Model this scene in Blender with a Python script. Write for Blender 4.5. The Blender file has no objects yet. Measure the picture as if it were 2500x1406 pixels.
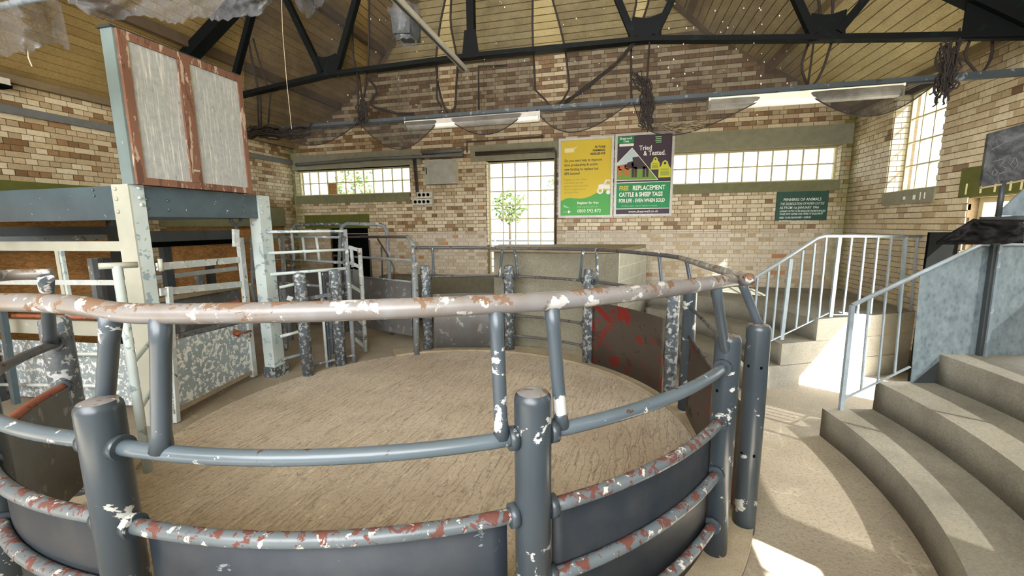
import bpy, math, random
import numpy as np
from mathutils import Vector, Matrix

SC = bpy.context.scene
COL = SC.collection
# ------------------------------------------------------------------ camera, sky, sun, exposure
EYE = 2.02
FPX = 1020.0
_yaw, _pit, _rol = (math.radians(v) for v in (-13.86, 8.576, -0.617))
FWD = Vector((math.sin(_yaw)*math.cos(_pit), math.cos(_yaw)*math.cos(_pit), -math.sin(_pit)))
_r0 = Vector((math.cos(_yaw), -math.sin(_yaw), 0)); _u0 = _r0.cross(FWD)
RIGHT = math.cos(_rol)*_r0 + math.sin(_rol)*_u0
UP = -math.sin(_rol)*_r0 + math.cos(_rol)*_u0
CAM = Vector((0, 0, EYE))
cd = bpy.data.cameras.new('camera'); cam = bpy.data.objects.new('camera', cd); COL.objects.link(cam)
cd.sensor_width = 36.0; cd.lens = 36.0*FPX/2500.0; cd.clip_start = 0.05; cd.clip_end = 300
m = Matrix((RIGHT, UP, -FWD)).transposed().to_4x4(); m.translation = CAM
cam.matrix_world = m
SC.camera = cam

w = bpy.data.worlds.new('sky'); SC.world = w; w.use_nodes = True
bgn = w.node_tree.nodes['Background']
bgn.inputs['Color'].default_value = (0.97, 0.98, 1.0, 1); bgn.inputs['Strength'].default_value = 7.0

SUND = Vector((-1.0, 0.58, -1.14)).normalized()
sl = bpy.data.lights.new('sun', 'SUN'); sl.energy = 48.0; sl.angle = math.radians(0.6); sl.color = (1.0, 0.975, 0.93)
sun = bpy.data.objects.new('sun', sl); COL.objects.link(sun)
sun.rotation_euler = SUND.to_track_quat('-Z', 'Y').to_euler(); sun.location = (12, -8, 14)

SC.view_settings.view_transform = 'Standard'; SC.view_settings.look = 'None'
SC.view_settings.gamma = 1.0; SC.view_settings.use_curve_mapping = False
SC.view_settings.exposure = 1.08
SC.cycles.max_bounces = 10; SC.cycles.diffuse_bounces = 6; SC.cycles.transparent_max_bounces = 24
SC.cycles.sample_clamp_indirect = 6.0

# ------------------------------------------------------------------ survey: picture measurements to points on known planes
def ray(x, y): return (x-1250)/FPX*RIGHT - (y-703)/FPX*UP + FWD
def at_z(x, y, z): d = ray(x, y); return CAM + d*((z-EYE)/d.z)
def at_y(x, y, Y): d = ray(x, y); return CAM + d*(Y/d.y)
def at_x(x, y, X): d = ray(x, y); return CAM + d*(X/d.x)
def at_pl(x, y, p0, n):
    d = ray(x, y); n = Vector(n); return CAM + d*((Vector(p0)-CAM).dot(n)/d.dot(n))
def at_xy(x, y, X, Y):
    d = ray(x, y); t = (X*d.x+Y*d.y)/(d.x*d.x+d.y*d.y); return CAM + d*t
def pix(p):
    v = Vector(p)-CAM; z = v.dot(FWD)
    return (1250+FPX*v.dot(RIGHT)/z, 703-FPX*v.dot(UP)/z) if z > 0.01 else (-9e9, -9e9)

# ------------------------------------------------------------------ mesh builder
class MB:
    def __init__(self): self.v = []; self.f = []; self.s = []; self.mi = []; self.cur = 0
    def add(self, vs, fs, smooth=False):
        b = len(self.v); self.v += [Vector(p) for p in vs]
        for f in fs:
            self.f.append([b+i for i in f]); self.s.append(smooth); self.mi.append(self.cur)
        return self
    def obox(self, c, a, b, d):
        c, a, b, d = Vector(c), Vector(a), Vector(b), Vector(d)
        vs = [c+sa*a+sb*b+sd*d for sd in (-1, 1) for sb in (-1, 1) for sa in (-1, 1)]
        fs = [(0,2,3,1), (4,5,7,6), (0,1,5,4), (2,6,7,3), (0,4,6,2), (1,3,7,5)]
        if a.cross(b).dot(d) < 0: fs = [f[::-1] for f in fs]
        return self.add(vs, fs)
    def box(self, x0, x1, y0, y1, z0, z1):
        return self.obox(((x0+x1)/2, (y0+y1)/2, (z0+z1)/2), (abs(x1-x0)/2,0,0), (0,abs(y1-y0)/2,0), (0,0,abs(z1-z0)/2))
    def bar(self, p, q, w, h, up=(0,0,1)):
        p, q = Vector(p), Vector(q); t = (q-p); L = t.length; t.normalize(); up = Vector(up)
        s = t.cross(up)
        if s.length < 1e-4: s = t.cross(Vector((0,1,0)))
        s.normalize(); u = s.cross(t)
        return self.obox((p+q)/2, t*L/2, s*w/2, u*h/2)
    def tube(self, pts, r, n=12, closed=False, caps=True):
        P = [Vector(p) for p in pts]; R = r if isinstance(r, (list, tuple)) else [r]*len(P); m_ = len(P)
        rings = []; ref = None
        for i in range(m_):
            if closed: t = P[(i+1) % m_]-P[i-1]
            elif i == 0: t = P[1]-P[0]
            elif i == m_-1: t = P[-1]-P[-2]
            else: t = (P[i+1]-P[i]).normalized()+(P[i]-P[i-1]).normalized()
            t.normalize()
            if ref is None:
                ref = Vector((0,0,1)) if abs(t.z) < .9 else Vector((1,0,0))
            s = t.cross(ref).normalized(); u = s.cross(t).normalized(); ref = u
            rings.append([P[i]+R[i]*(math.cos(2*math.pi*k/n)*s+math.sin(2*math.pi*k/n)*u) for k in range(n)])
        vs = [p for rg in rings for p in rg]; fs = []
        for i in range(m_ if closed else m_-1):
            j = (i+1) % m_
            for k in range(n):
                k2 = (k+1) % n; fs.append((i*n+k, i*n+k2, j*n+k2, j*n+k))
        self.add(vs, [f[::-1] for f in fs], True)
        if caps and not closed:
            b = len(self.v)-len(vs)
            self.f.append([b+k for k in range(n)]); self.s.append(False); self.mi.append(self.cur)
            self.f.append([b+(m_-1)*n+k for k in range(n)][::-1]); self.s.append(False); self.mi.append(self.cur)
        return self
    def lathe(self, prof, c, n=20, capb=True, capt=True):
        c = Vector(c); vs = []; fs = []
        for r, z in prof:
            vs += [c+Vector((r*math.cos(2*math.pi*k/n), r*math.sin(2*math.pi*k/n), z)) for k in range(n)]
        for i in range(len(prof)-1):
            for k in range(n):
                k2 = (k+1) % n; fs.append((i*n+k, i*n+k2, (i+1)*n+k2, (i+1)*n+k))
        self.add(vs, fs, True); b = len(self.v)-len(vs)
        if capb: self.f.append([b+k for k in range(n)][::-1]); self.s.append(False); self.mi.append(self.cur)
        if capt: self.f.append([b+(len(prof)-1)*n+k for k in range(n)]); self.s.append(False); self.mi.append(self.cur)
        return self
    def prism(self, poly, d, flip=False):
        """poly: list of 3D points in a plane, extruded by vector d"""
        P = [Vector(p) for p in poly]; d = Vector(d); n = len(P)
        nrm = Vector((0,0,0))
        for i in range(n): nrm += P[i].cross(P[(i+1) % n])
        if nrm.dot(d) < 0: P = P[::-1]
        vs = P+[p+d for p in P]
        fs = [tuple(range(n))[::-1], tuple(range(n, 2*n))]+[(i, (i+1) % n, n+(i+1) % n, n+i) for i in range(n)]
        return self.add(vs, fs)
    def sector(self, c, r0, r1, a0, a1, z0, z1, n=24):
        """annular block; r0/r1 may be functions of the angle (degrees)"""
        f0 = r0 if callable(r0) else (lambda a: r0); f1 = r1 if callable(r1) else (lambda a: r1)
        vs = []
        for i in range(n+1):
            a = a0+(a1-a0)*i/n; ca, sa = math.cos(math.radians(a)), math.sin(math.radians(a))
            for r, z in ((f0(a), z0), (f1(a), z0), (f1(a), z1), (f0(a), z1)):
                vs.append((c[0]+r*ca, c[1]+r*sa, z))
        b = len(self.v); self.v += [Vector(v) for v in vs]
        for i in range(n):
            for k, sm in ((0, False), (1, True), (2, False), (3, True)):
                k2 = (k+1) % 4
                self.f.append([b+i*4+k, b+i*4+k2, b+(i+1)*4+k2, b+(i+1)*4+k]); self.s.append(sm); self.mi.append(self.cur)
        self.f.append([b+3, b+2, b+1, b+0]); self.s.append(False); self.mi.append(self.cur)
        e = b+n*4
        self.f.append([e, e+1, e+2, e+3]); self.s.append(False); self.mi.append(self.cur)
        return self
    def grid(self, fn, nu, nv, smooth=True):
        vs = [fn(i/nu, j/nv) for j in range(nv+1) for i in range(nu+1)]
        fs = [(j*(nu+1)+i, j*(nu+1)+i+1, (j+1)*(nu+1)+i+1, (j+1)*(nu+1)+i) for j in range(nv) for i in range(nu)]
        return self.add(vs, fs, smooth)
    def build(self, name, mat, parent=None, **kw):
        V = self.v
        if parent is None:
            xs = [p.x for p in V]; ys = [p.y for p in V]; zs = [p.z for p in V]
            o = Vector(((min(xs)+max(xs))/2, (min(ys)+max(ys))/2, min(zs)))
        else:
            o = wloc(parent)
        me = bpy.data.meshes.new(name)
        me.from_pydata([tuple(p-o) for p in V], [], self.f)
        me.polygons.foreach_set('use_smooth', self.s)
        mats = mat if isinstance(mat, (list, tuple)) else [mat]
        for q in mats: me.materials.append(q)
        if len(mats) > 1: me.polygons.foreach_set('material_index', self.mi)
        me.update()
        ob = bpy.data.objects.new(name, me); COL.objects.link(ob)
        if parent is None: ob.location = o
        else: ob.parent = parent
        tag(ob, **kw)
        return ob
def wloc(o):
    v = Vector((0,0,0))
    while o is not None: v += Vector(o.location); o = o.parent
    return v
def tag(o, label=None, cat=None, group=None, kind=None):
    for k, v in (('label', label), ('category', cat), ('group', group), ('kind', kind)):
        if v: o[k] = v
    return o
def thing(name, label, cat, loc, group=None, kind=None):
    o = bpy.data.objects.new(name, None); COL.objects.link(o); o.location = Vector(loc); o.empty_display_size = .1
    return tag(o, label, cat, group, kind)
def link_copy(src, parent=None, loc=None, name=None):
    c = src.copy(); COL.objects.link(c)
    if name: c.name = name
    c.parent = parent
    if loc is not None: c.location = loc
    return c
# ------------------------------------------------------------------ materials
def new_mat(name):
    mt = bpy.data.materials.new(name); mt.use_nodes = True
    nt = mt.node_tree; b = nt.nodes['Principled BSDF']
    return mt, nt, b
def sock(nt, a, b): nt.links.new(a, b)
def coords(nt, scale=(1,1,1), obj=True, rot=None):
    tc = nt.nodes.new('ShaderNodeTexCoord'); mp = nt.nodes.new('ShaderNodeMapping')
    mp.inputs['Scale'].default_value = scale
    if rot: mp.inputs['Rotation'].default_value = rot
    sock(nt, tc.outputs['Object' if obj else 'Generated'], mp.inputs['Vector'])
    return mp.outputs['Vector']
def wcoords(nt, scale=(1,1,1), rot=None):
    g = nt.nodes.new('ShaderNodeNewGeometry'); mp = nt.nodes.new('ShaderNodeMapping')
    mp.inputs['Scale'].default_value = scale
    if rot: mp.inputs['Rotation'].default_value = rot
    sock(nt, g.outputs['Position'], mp.inputs['Vector'])
    return mp.outputs['Vector']
def noise(nt, vec, scale, detail=4, rough=.6, dist=0):
    n = nt.nodes.new('ShaderNodeTexNoise'); n.inputs['Scale'].default_value = scale
    n.inputs['Detail'].default_value = detail; n.inputs['Roughness'].default_value = rough; n.inputs['Distortion'].default_value = dist
    sock(nt, vec, n.inputs['Vector']); return n.outputs['Fac']
def ramp(nt, fac, stops, const=False):
    r = nt.nodes.new('ShaderNodeValToRGB'); e = r.color_ramp.elements
    if const: r.color_ramp.interpolation = 'CONSTANT'
    while len(e) > 1: e.remove(e[-1])
    e[0].position = stops[0][0]; e[0].color = (*stops[0][1], 1) if len(stops[0][1]) == 3 else stops[0][1]
    for p, c in stops[1:]:
        x = e.new(p); x.color = (*c, 1)
    sock(nt, fac, r.inputs['Fac']); return r.outputs['Color']
def mixc(nt, fac, a, b):
    mx = nt.nodes.new('ShaderNodeMix'); mx.data_type = 'RGBA'
    for i, v in ((0, fac), (6, a), (7, b)):
        if isinstance(v, bpy.types.NodeSocket): sock(nt, v, mx.inputs[i])
        elif i == 0: mx.inputs[0].default_value = v
        else: mx.inputs[i].default_value = (*v, 1)
    return mx.outputs[2]
def math_(nt, op, a, b=None):
    mn = nt.nodes.new('ShaderNodeMath'); mn.operation = op
    for i, v in ((0, a), (1, b)):
        if v is None: continue
        if isinstance(v, bpy.types.NodeSocket): sock(nt, v, mn.inputs[i])
        else: mn.inputs[i].default_value = v
    return mn.outputs[0]
def bump(nt, b, h, strength=.3, dist=.01):
    bp = nt.nodes.new('ShaderNodeBump'); bp.inputs['Strength'].default_value = strength; bp.inputs['Distance'].default_value = dist
    sock(nt, h, bp.inputs['Height']); sock(nt, bp.outputs['Normal'], b.inputs['Normal'])
def srgb(r, g, b_):
    f = lambda c: (c/255/12.92) if c/255 <= .04045 else ((c/255+.055)/1.055)**2.4
    return (f(r), f(g), f(b_))
MAT = {}
def plain(name, c, rough=.6, metal=0.0, spec=None):
    mt, nt, b = new_mat(name)
    v = wcoords(nt); n = noise(nt, v, 9, 3)
    c2 = tuple(x*.78 for x in c)
    sock(nt, ramp(nt, n, [(.3, c2), (.7, c)]), b.inputs['Base Color'])
    b.inputs['Roughness'].default_value = rough; b.inputs['Metallic'].default_value = metal
    if spec is not None: b.inputs['Specular IOR Level'].default_value = spec
    MAT[name] = mt; return mt
def flat(name, c, rough=.5):
    mt, nt, b = new_mat(name); b.inputs['Base Color'].default_value = (*c, 1); b.inputs['Roughness'].default_value = rough
    MAT[name] = mt; return mt
def paint(name, base, chip, rust, t_chip=.62, t_rust=.66, scale=6.0, rough=.32, sp=(1,1,1), dirt=.0, dirtc=(.2,.16,.1), wear=0, spec=.5):
    """old gloss paint with chips of an under-coat and rust spots"""
    mt, nt, b = new_mat(name)
    v = wcoords(nt, sp)
    n0 = noise(nt, v, scale*.35, 3); basec = ramp(nt, n0, [(.3, tuple(x*.8 for x in base)), (.7, tuple(min(1, x*1.12) for x in base))])
    scale = scale*2.1
    n1 = noise(nt, v, scale, 6, .62, .3); f1 = ramp(nt, n1, [(t_chip, (0,0,0)), (t_chip+.012, (1,1,1))])
    sh = nt.nodes.new('ShaderNodeVectorMath'); sh.operation = 'ADD'; sh.inputs[1].default_value = (7.3, 2.1, 4.4); sock(nt, v, sh.inputs[0])
    n2 = noise(nt, sh.outputs[0], scale*.9, 6, .66, .4)
    if wear:
        gg = nt.nodes.new('ShaderNodeNewGeometry'); sz = nt.nodes.new('ShaderNodeSeparateXYZ'); sock(nt, gg.outputs['Normal'], sz.inputs[0])
        n2 = math_(nt, 'ADD', n2, math_(nt, 'MULTIPLY', sz.outputs['Z'], wear))
    f2 = ramp(nt, n2, [(t_rust, (0,0,0)), (t_rust+.02, (1,1,1))])
    c = mixc(nt, f1, basec, chip); c = mixc(nt, f2, c, rust)
    if dirt > 0:
        n3 = noise(nt, v, scale*.8, 5); f3 = ramp(nt, n3, [(.35, (0,0,0)), (.7, (dirt,)*3)]); c = mixc(nt, f3, c, dirtc)
    sock(nt, c, b.inputs['Base Color'])
    b.inputs['Specular IOR Level'].default_value = spec
    rr = ramp(nt, f2, [(0, (rough,)*3), (1, (.8,)*3)]); sock(nt, rr, b.inputs['Roughness'])
    inv = math_(nt, 'SUBTRACT', 1.0, math_(nt, 'MAXIMUM', f1, f2))
    bump(nt, b, inv, .25, .002)
    MAT[name] = mt; return mt
SLATE = srgb(60, 70, 78); CHIP = srgb(190, 193, 190); RUST = srgb(84, 48, 34); RED = srgb(128, 62, 50)
paint('post_paint', SLATE, CHIP, RUST, .61, .76, 3.6, .3)
paint('post_worn', srgb(92, 104, 113), srgb(186, 192, 193), srgb(70, 62, 56), .535, .61, 9.0, .4, dirt=.5, dirtc=srgb(58,53,48))
paint('rail_paint', srgb(88, 101, 110), CHIP, srgb(78, 52, 40), .63, .66, 6.0, .28, wear=.05)
paint('rail_rusty', srgb(96, 106, 112), srgb(196, 192, 184), srgb(98, 58, 50), .60, .565, 10.0, .35, wear=.06)
paint('top_rail', srgb(128, 128, 130), srgb(192, 193, 192), srgb(110, 82, 60), .57, .585, 6.0, .33, dirt=.6, dirtc=srgb(108,95,82), wear=.07)
paint('top_rail_dark', srgb(84, 84, 86), srgb(160, 158, 156), srgb(70, 54, 46), .64, .58, 6.0, .4)
paint('strut_paint', srgb(74, 85, 94), srgb(196, 198, 198), RUST, .60, .76, 3.4, .3)
paint('sheet_slate', srgb(38, 46, 54), srgb(110, 116, 120), srgb(120, 34, 30), .68, .72, 3.4, .5, dirt=.5, dirtc=srgb(66,66,66), spec=.25)
paint('sheet_red', srgb(74, 66, 58), srgb(112, 30, 26), srgb(54, 47, 40), .57, .6, 2.0, .5, dirt=.5, dirtc=srgb(56,48,40))
paint('sheet_worn', srgb(104, 107, 108), srgb(150, 154, 152), srgb(104, 62, 52), .6, .68, 3.6, .5, dirt=.75, dirtc=srgb(92,85,76))
paint('gate_sheet', srgb(146, 162, 168), srgb(228, 232, 230), srgb(112, 96, 82), .53, .72, 9.0, .45)
paint('frame_pale', srgb(192, 206, 205), srgb(142, 160, 168), srgb(110, 98, 86), .575, .72, 4.2, .4)
paint('frame_cream', srgb(172, 176, 164), srgb(190, 192, 182), srgb(126, 126, 116), .7, .74, 5.0, .5)
paint('cabinet_side', srgb(110, 127, 128), srgb(140, 150, 148), srgb(84, 90, 88), .66, .68, 5.0, .5)
paint('beam_blue', srgb(74, 91, 100), srgb(214, 222, 222), srgb(62, 72, 78), .68, .72, 9.0, .32)
paint('gate_pale', srgb(186, 196, 197), srgb(206, 210, 206), srgb(112, 92, 78), .58, .62, 5.5, .45)
paint('race_grey', srgb(122, 129, 133), srgb(184, 186, 184), srgb(88, 70, 58), .6, .62, 5.5, .5)
paint('rust_rail', srgb(148, 86, 62), srgb(186, 128, 104), srgb(100, 58, 42), .62, .58, 7.0, .6)
paint('dark_rail', srgb(62, 58, 57), srgb(108, 100, 94), srgb(100, 42, 32), .64, .6, 6.0, .5)
paint('frame_wood', srgb(122, 86, 68), srgb(176, 156, 138), srgb(98, 66, 52), .57, .57, 7.0, .7, sp=(1, 1, .22))
paint('truss_paint', srgb(7, 11, 12), srgb(9, 22, 20), srgb(12, 10, 8), .6, .66, 4.0, .6, spec=.12)
paint('bar_paint', srgb(54, 62, 66), srgb(100, 108, 110), srgb(50, 47, 44), .62, .66, 5.0, .5, spec=.25)
paint('galv_post', srgb(112, 126, 134), srgb(142, 152, 158), srgb(92, 102, 108), .6, .66, 10.0, .35)
plain('dark_steel', srgb(54, 60, 62), .5); plain('black_void', srgb(11, 12, 11), 1.0, 0, .03)
plain('tarpaulin', srgb(24, 22, 21), .6, 0, .15)
plain('rail_blue', srgb(146, 160, 168), .4); plain('conduit', srgb(70, 58, 50), .6); plain('conduit_grey', srgb(104, 106, 104), .6)
plain('fixture', srgb(226, 220, 196), .4); plain('tube_white', srgb(238, 236, 226), .3)
plain('fixture_old', srgb(176, 172, 160), .5); plain('box_grey', srgb(168, 168, 156), .6); plain('box_side', srgb(206, 202, 186), .6)
plain('timber', srgb(150, 136, 108), .8); plain('purlin_wood', srgb(120, 104, 76), .8); plain('purlin_shaded', srgb(84, 68, 50), .85)  # purlin wood has a lit and a shaded copy: shade in the colour
plain('lintel', srgb(140, 138, 116), .85); plain('lintel_moss', srgb(90, 94, 36), .9); plain('sill_moss', srgb(118, 118, 86), .9); plain('plinth_moss', srgb(108, 102, 82), .9)
plain('frame_paint', srgb(208, 200, 156), .6); plain('alu', srgb(188, 186, 178), .4, .1)
plain('signboard', srgb(30, 74, 58), .6); flat('sign_white', srgb(206, 214, 206))
def galv():
    mt, nt, b = new_mat('galvanised')
    v = wcoords(nt, (1, 1, .6)); vo = nt.nodes.new('ShaderNodeTexVoronoi'); vo.inputs['Scale'].default_value = 26; sock(nt, v, vo.inputs['Vector'])
    n = noise(nt, v, 14, 5, .7)
    a = mixc(nt, .5, ramp(nt, n, [(.3, srgb(66, 82, 91)), (.7, srgb(146, 160, 167))]), ramp(nt, vo.outputs['Distance'], [(0, srgb(88, 104, 113)), (.5, srgb(130, 146, 154))]))
    sock(nt, a, b.inputs['Base Color']); b.inputs['Metallic'].default_value = .35; b.inputs['Roughness'].default_value = .42
    MAT['galvanised'] = mt
galv()
def concrete(name, c1, c2, scale=2.5, bs=.3, fine=60, tint=None):
    mt, nt, b = new_mat(name); v = wcoords(nt)
    n1 = noise(nt, v, scale, 6, .65); n2 = noise(nt, v, fine, 4, .7)
    c = ramp(nt, n1, [(.28, c1), (.72, c2)])
    c = mixc(nt, ramp(nt, n2, [(.35, (.45,)*3), (.6, (0,0,0))]), c, tuple(x*.55 for x in c1))
    if tint:
        n3 = noise(nt, v, 1.1, 4); c = mixc(nt, ramp(nt, n3, [(.5, (0,0,0)), (.7, (.6,)*3)]), c, tint)
    sock(nt, c, b.inputs['Base Color']); b.inputs['Roughness'].default_value = .88
    h = mixc(nt, .5, n1, n2); bump(nt, b, h, bs, .012)
    MAT[name] = mt; return mt
concrete('step_concrete', srgb(114, 111, 100), srgb(152, 149, 137), 2.2, .35, 70, srgb(118,112,94))
concrete('kerb_concrete', srgb(138, 126, 104), srgb(176, 164, 140), 3, .3, 80)
concrete('render_cement', srgb(118, 116, 100), srgb(150, 146, 128), 1.6, .2, 40)
concrete('block', srgb(180, 179, 160), srgb(206, 205, 188), 4, .25, 70)
concrete('block_joint', srgb(220, 219, 208), srgb(232, 231, 220), 4, .1, 70)
def floor_mat(name, c1, c2, c3, ang, wscale, depth, cracks):
    mt, nt, b = new_mat(name)
    v = wcoords(nt); n1 = noise(nt, v, 1.1, 6, .62); n2 = noise(nt, v, 45, 5, .75); n3 = noise(nt, v, .45, 3)
    c = ramp(nt, n1, [(.3, c1), (.7, c2)]); c = mixc(nt, ramp(nt, n3, [(.45, (0,0,0)), (.65, (.8,)*3)]), c, c3)
    vr = wcoords(nt, (1,1,1), (0, 0, math.radians(ang)))
    h = n2
    if wscale:
        dv = nt.nodes.new('ShaderNodeVectorMath'); dv.operation = 'MULTIPLY_ADD'; dv.inputs[1].default_value = (.05,)*3
        nz = nt.nodes.new('ShaderNodeTexNoise'); nz.inputs['Scale'].default_value = 7; nz.inputs['Detail'].default_value = 5; sock(nt, v, nz.inputs['Vector'])
        sock(nt, nz.outputs['Color'], dv.inputs[0]); sock(nt, vr, dv.inputs[2])
        st = nt.nodes.new('ShaderNodeVectorMath'); st.operation = 'MULTIPLY'; st.inputs[1].default_value = (wscale, wscale*.10, 1); sock(nt, dv.outputs[0], st.inputs[0])
        ln = noise(nt, st.outputs[0], 1.0, 2, .5)
        rd = math_(nt, 'ABSOLUTE', math_(nt, 'SUBTRACT', ln, .5))
        n4 = noise(nt, v, 2.1, 4); gate = ramp(nt, n4, [(.34, (.25,)*3), (.6, (1,1,1))]); n7 = noise(nt, v, 19, 4); gate = math_(nt, 'MULTIPLY', gate, ramp(nt, n7, [(.36, (0,0,0)), (.52, (1,1,1))]))
        dk = math_(nt, 'MULTIPLY', ramp(nt, rd, [(0.0, (.9,)*3), (.024, (0,0,0))]), gate)
        c = mixc(nt, dk, c, tuple(x*.42 for x in c1))
        rd2 = math_(nt, 'ABSOLUTE', math_(nt, 'SUBTRACT', ln, .56)); lt = math_(nt, 'MULTIPLY', ramp(nt, rd2, [(0, (.55,)*3), (.022, (0,0,0))]), ramp(nt, n7, [(.42, (0,0,0)), (.6, (1,1,1))]))
        c = mixc(nt, lt, c, tuple(min(1, x*1.3) for x in c2))
        g = ramp(nt, rd, [(0, (0,0,0)), (.05, (.7,)*3), (.15, (.8,)*3)])
        h = mixc(nt, .4, g, n2)
    if cracks:
        vd = nt.nodes.new('ShaderNodeTexVoronoi'); vd.feature = 'DISTANCE_TO_EDGE'; vd.inputs['Scale'].default_value = cracks
        nz = nt.nodes.new('ShaderNodeTexNoise'); nz.inputs['Scale'].default_value = 4; nz.inputs['Detail'].default_value = 4; sock(nt, v, nz.inputs['Vector'])
        ad = nt.nodes.new('ShaderNodeVectorMath'); ad.operation = 'MULTIPLY_ADD'; ad.inputs[1].default_value = (.35,)*3; sock(nt, nz.outputs['Color'], ad.inputs[0]); sock(nt, v, ad.inputs[2])
        sock(nt, ad.outputs[0], vd.inputs['Vector'])
        k = ramp(nt, vd.outputs['Distance'], [(0, (1,1,1)), (.02, (0,0,0))]); n5 = noise(nt, v, 1.7, 3)
        k = math_(nt, 'MULTIPLY', k, ramp(nt, n5, [(.45, (0,0,0)), (.6, (.5,)*3)]))
        c = mixc(nt, k, c, tuple(min(1, x*1.35) for x in c2))
    n6 = ramp(nt, n2, [(.36, (.7,)*3), (.5, (0,0,0))]); c = mixc(nt, n6, c, tuple(x*.6 for x in c1))
    sock(nt, c, b.inputs['Base Color']); b.inputs['Roughness'].default_value = .85
    bump(nt, b, h, depth, .02); MAT[name] = mt
floor_mat('ring_concrete', srgb(176, 165, 148), srgb(212, 203, 186), srgb(170, 155, 140), 6, 15.0, .5, 0)
floor_mat('floor_concrete', srgb(140, 131, 115), srgb(172, 163, 145), srgb(130, 120, 103), 0, 0, .4, 1.1)
def brick(name, c1, c2, moss=True):
    mt, nt, b = new_mat(name); v = wcoords(nt)
    at = nt.nodes.new('ShaderNodeAttribute'); at.attribute_name = 'bv'
    oi = nt.nodes.new('ShaderNodeObjectInfo')
    rnd = math_(nt, 'FRACT', math_(nt, 'ADD', at.outputs['Fac'], oi.outputs['Random']))
    c = ramp(nt, rnd, [(0, c1), (1, c2)]); n = noise(nt, v, 30, 4, .7)
    c = mixc(nt, ramp(nt, n, [(.3, (.5,)*3), (.65, (0,0,0))]), c, tuple(x*.62 for x in c1))
    if moss:
        g = nt.nodes.new('ShaderNodeNewGeometry'); sx = nt.nodes.new('ShaderNodeSeparateXYZ'); sock(nt, g.outputs['Position'], sx.inputs[0])
        # algae in the two damp corners of the far wall
        dl = math_(nt, 'ABSOLUTE', math_(nt, 'ADD', sx.outputs['X'], 7.35)); dr = math_(nt, 'ABSOLUTE', math_(nt, 'SUBTRACT', sx.outputs['X'], 3.9))
        dy = math_(nt, 'ABSOLUTE', math_(nt, 'SUBTRACT', sx.outputs['Y'], 8.6))
        d1 = math_(nt, 'ADD', math_(nt, 'MINIMUM', dl, dr), dy)
        k = math_(nt, 'SUBTRACT', .5, d1); k = math_(nt, 'ADD', k, math_(nt, 'MULTIPLY', noise(nt, v, 3.5, 5), .55))
        c = mixc(nt, ramp(nt, k, [(.42, (0,0,0)), (.75, (.75,)*3)]), c, srgb(104, 104, 44))
    sock(nt, c, b.inputs['Base Color']); b.inputs['Roughness'].default_value = .5; bump(nt, b, n, .12, .004)
    MAT[name] = mt
brick('brick_cream', srgb(196, 181, 148), srgb(214, 201, 170)); brick('brick_tan', srgb(166, 147, 113), srgb(192, 173, 139))
brick('brick_brown', srgb(118, 90, 58), srgb(152, 120, 82)); brick('brick_pale', srgb(184, 172, 150), srgb(206, 195, 172)); brick('brick_orange', srgb(170, 116, 76), srgb(190, 140, 96), False)
concrete('mortar', srgb(104, 88, 64), srgb(126, 108, 80), 5, .2, 70)
concrete('mortar_pale', srgb(160, 148, 126), srgb(182, 170, 148), 5, .2, 70)
def planks(name, c1, c2):
    mt, nt, b = new_mat(name); v = wcoords(nt); oi = nt.nodes.new('ShaderNodeObjectInfo')
    n = noise(nt, v, 2.2, 5); n2 = noise(nt, v, 38, 4, .8)
    c = ramp(nt, math_(nt, 'ADD', math_(nt, 'MULTIPLY', n, .7), math_(nt, 'MULTIPLY', oi.outputs['Random'], .3)), [(.3, c1), (.72, c2)])
    c = mixc(nt, ramp(nt, n2, [(.32, (.6,)*3), (.55, (0,0,0))]), c, tuple(x*.6 for x in c1))
    sock(nt, c, b.inputs['Base Color']); b.inputs['Roughness'].default_value = .7; bump(nt, b, n2, .15, .004); MAT[name] = mt
planks('board', srgb(184, 167, 118), srgb(212, 197, 148)); planks('board_dim', srgb(136, 114, 68), srgb(166, 143, 92)); plain('board_back', srgb(52, 40, 22), .9)  # lighter and darker copies of one boarding: light and shade in the colour
def osb():
    mt, nt, b = new_mat('osb'); v = wcoords(nt); vo = nt.nodes.new('ShaderNodeTexVoronoi'); vo.inputs['Scale'].default_value = 26
    vv = wcoords(nt, (1, 1, 2.2)); sock(nt, vv, vo.inputs['Vector']); n = noise(nt, v, 3, 4)
    c = mixc(nt, .5, ramp(nt, vo.outputs['Color'], [(.2, srgb(132, 88, 40)), (.8, srgb(196, 150, 92))]), ramp(nt, n, [(.3, srgb(140, 96, 50)), (.7, srgb(190, 142, 84))]))
    sock(nt, c, b.inputs['Base Color']); b.inputs['Roughness'].default_value = .75; MAT['osb'] = mt
osb()
def streak_glass():
    mt, nt, b = new_mat('streaked_pane'); v = wcoords(nt, (30, 30, 1.3)); n = noise(nt, v, 1.6, 6, .75)
    v2 = wcoords(nt); n2 = noise(nt, v2, 16, 4, .7)
    c = ramp(nt, n2, [(.3, srgb(150, 156, 157)), (.7, srgb(178, 182, 180))])
    c = mixc(nt, ramp(nt, n, [(.52, (0,0,0)), (.66, (.9,)*3)]), c, srgb(228, 226, 214)); c = mixc(nt, ramp(nt, n2, [(.28, (.7,)*3), (.36, (0,0,0))]), c, srgb(90, 92, 90))
    sock(nt, c, b.inputs['Base Color']); b.inputs['Roughness'].default_value = .45; MAT['streaked_pane'] = mt
streak_glass()
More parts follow.
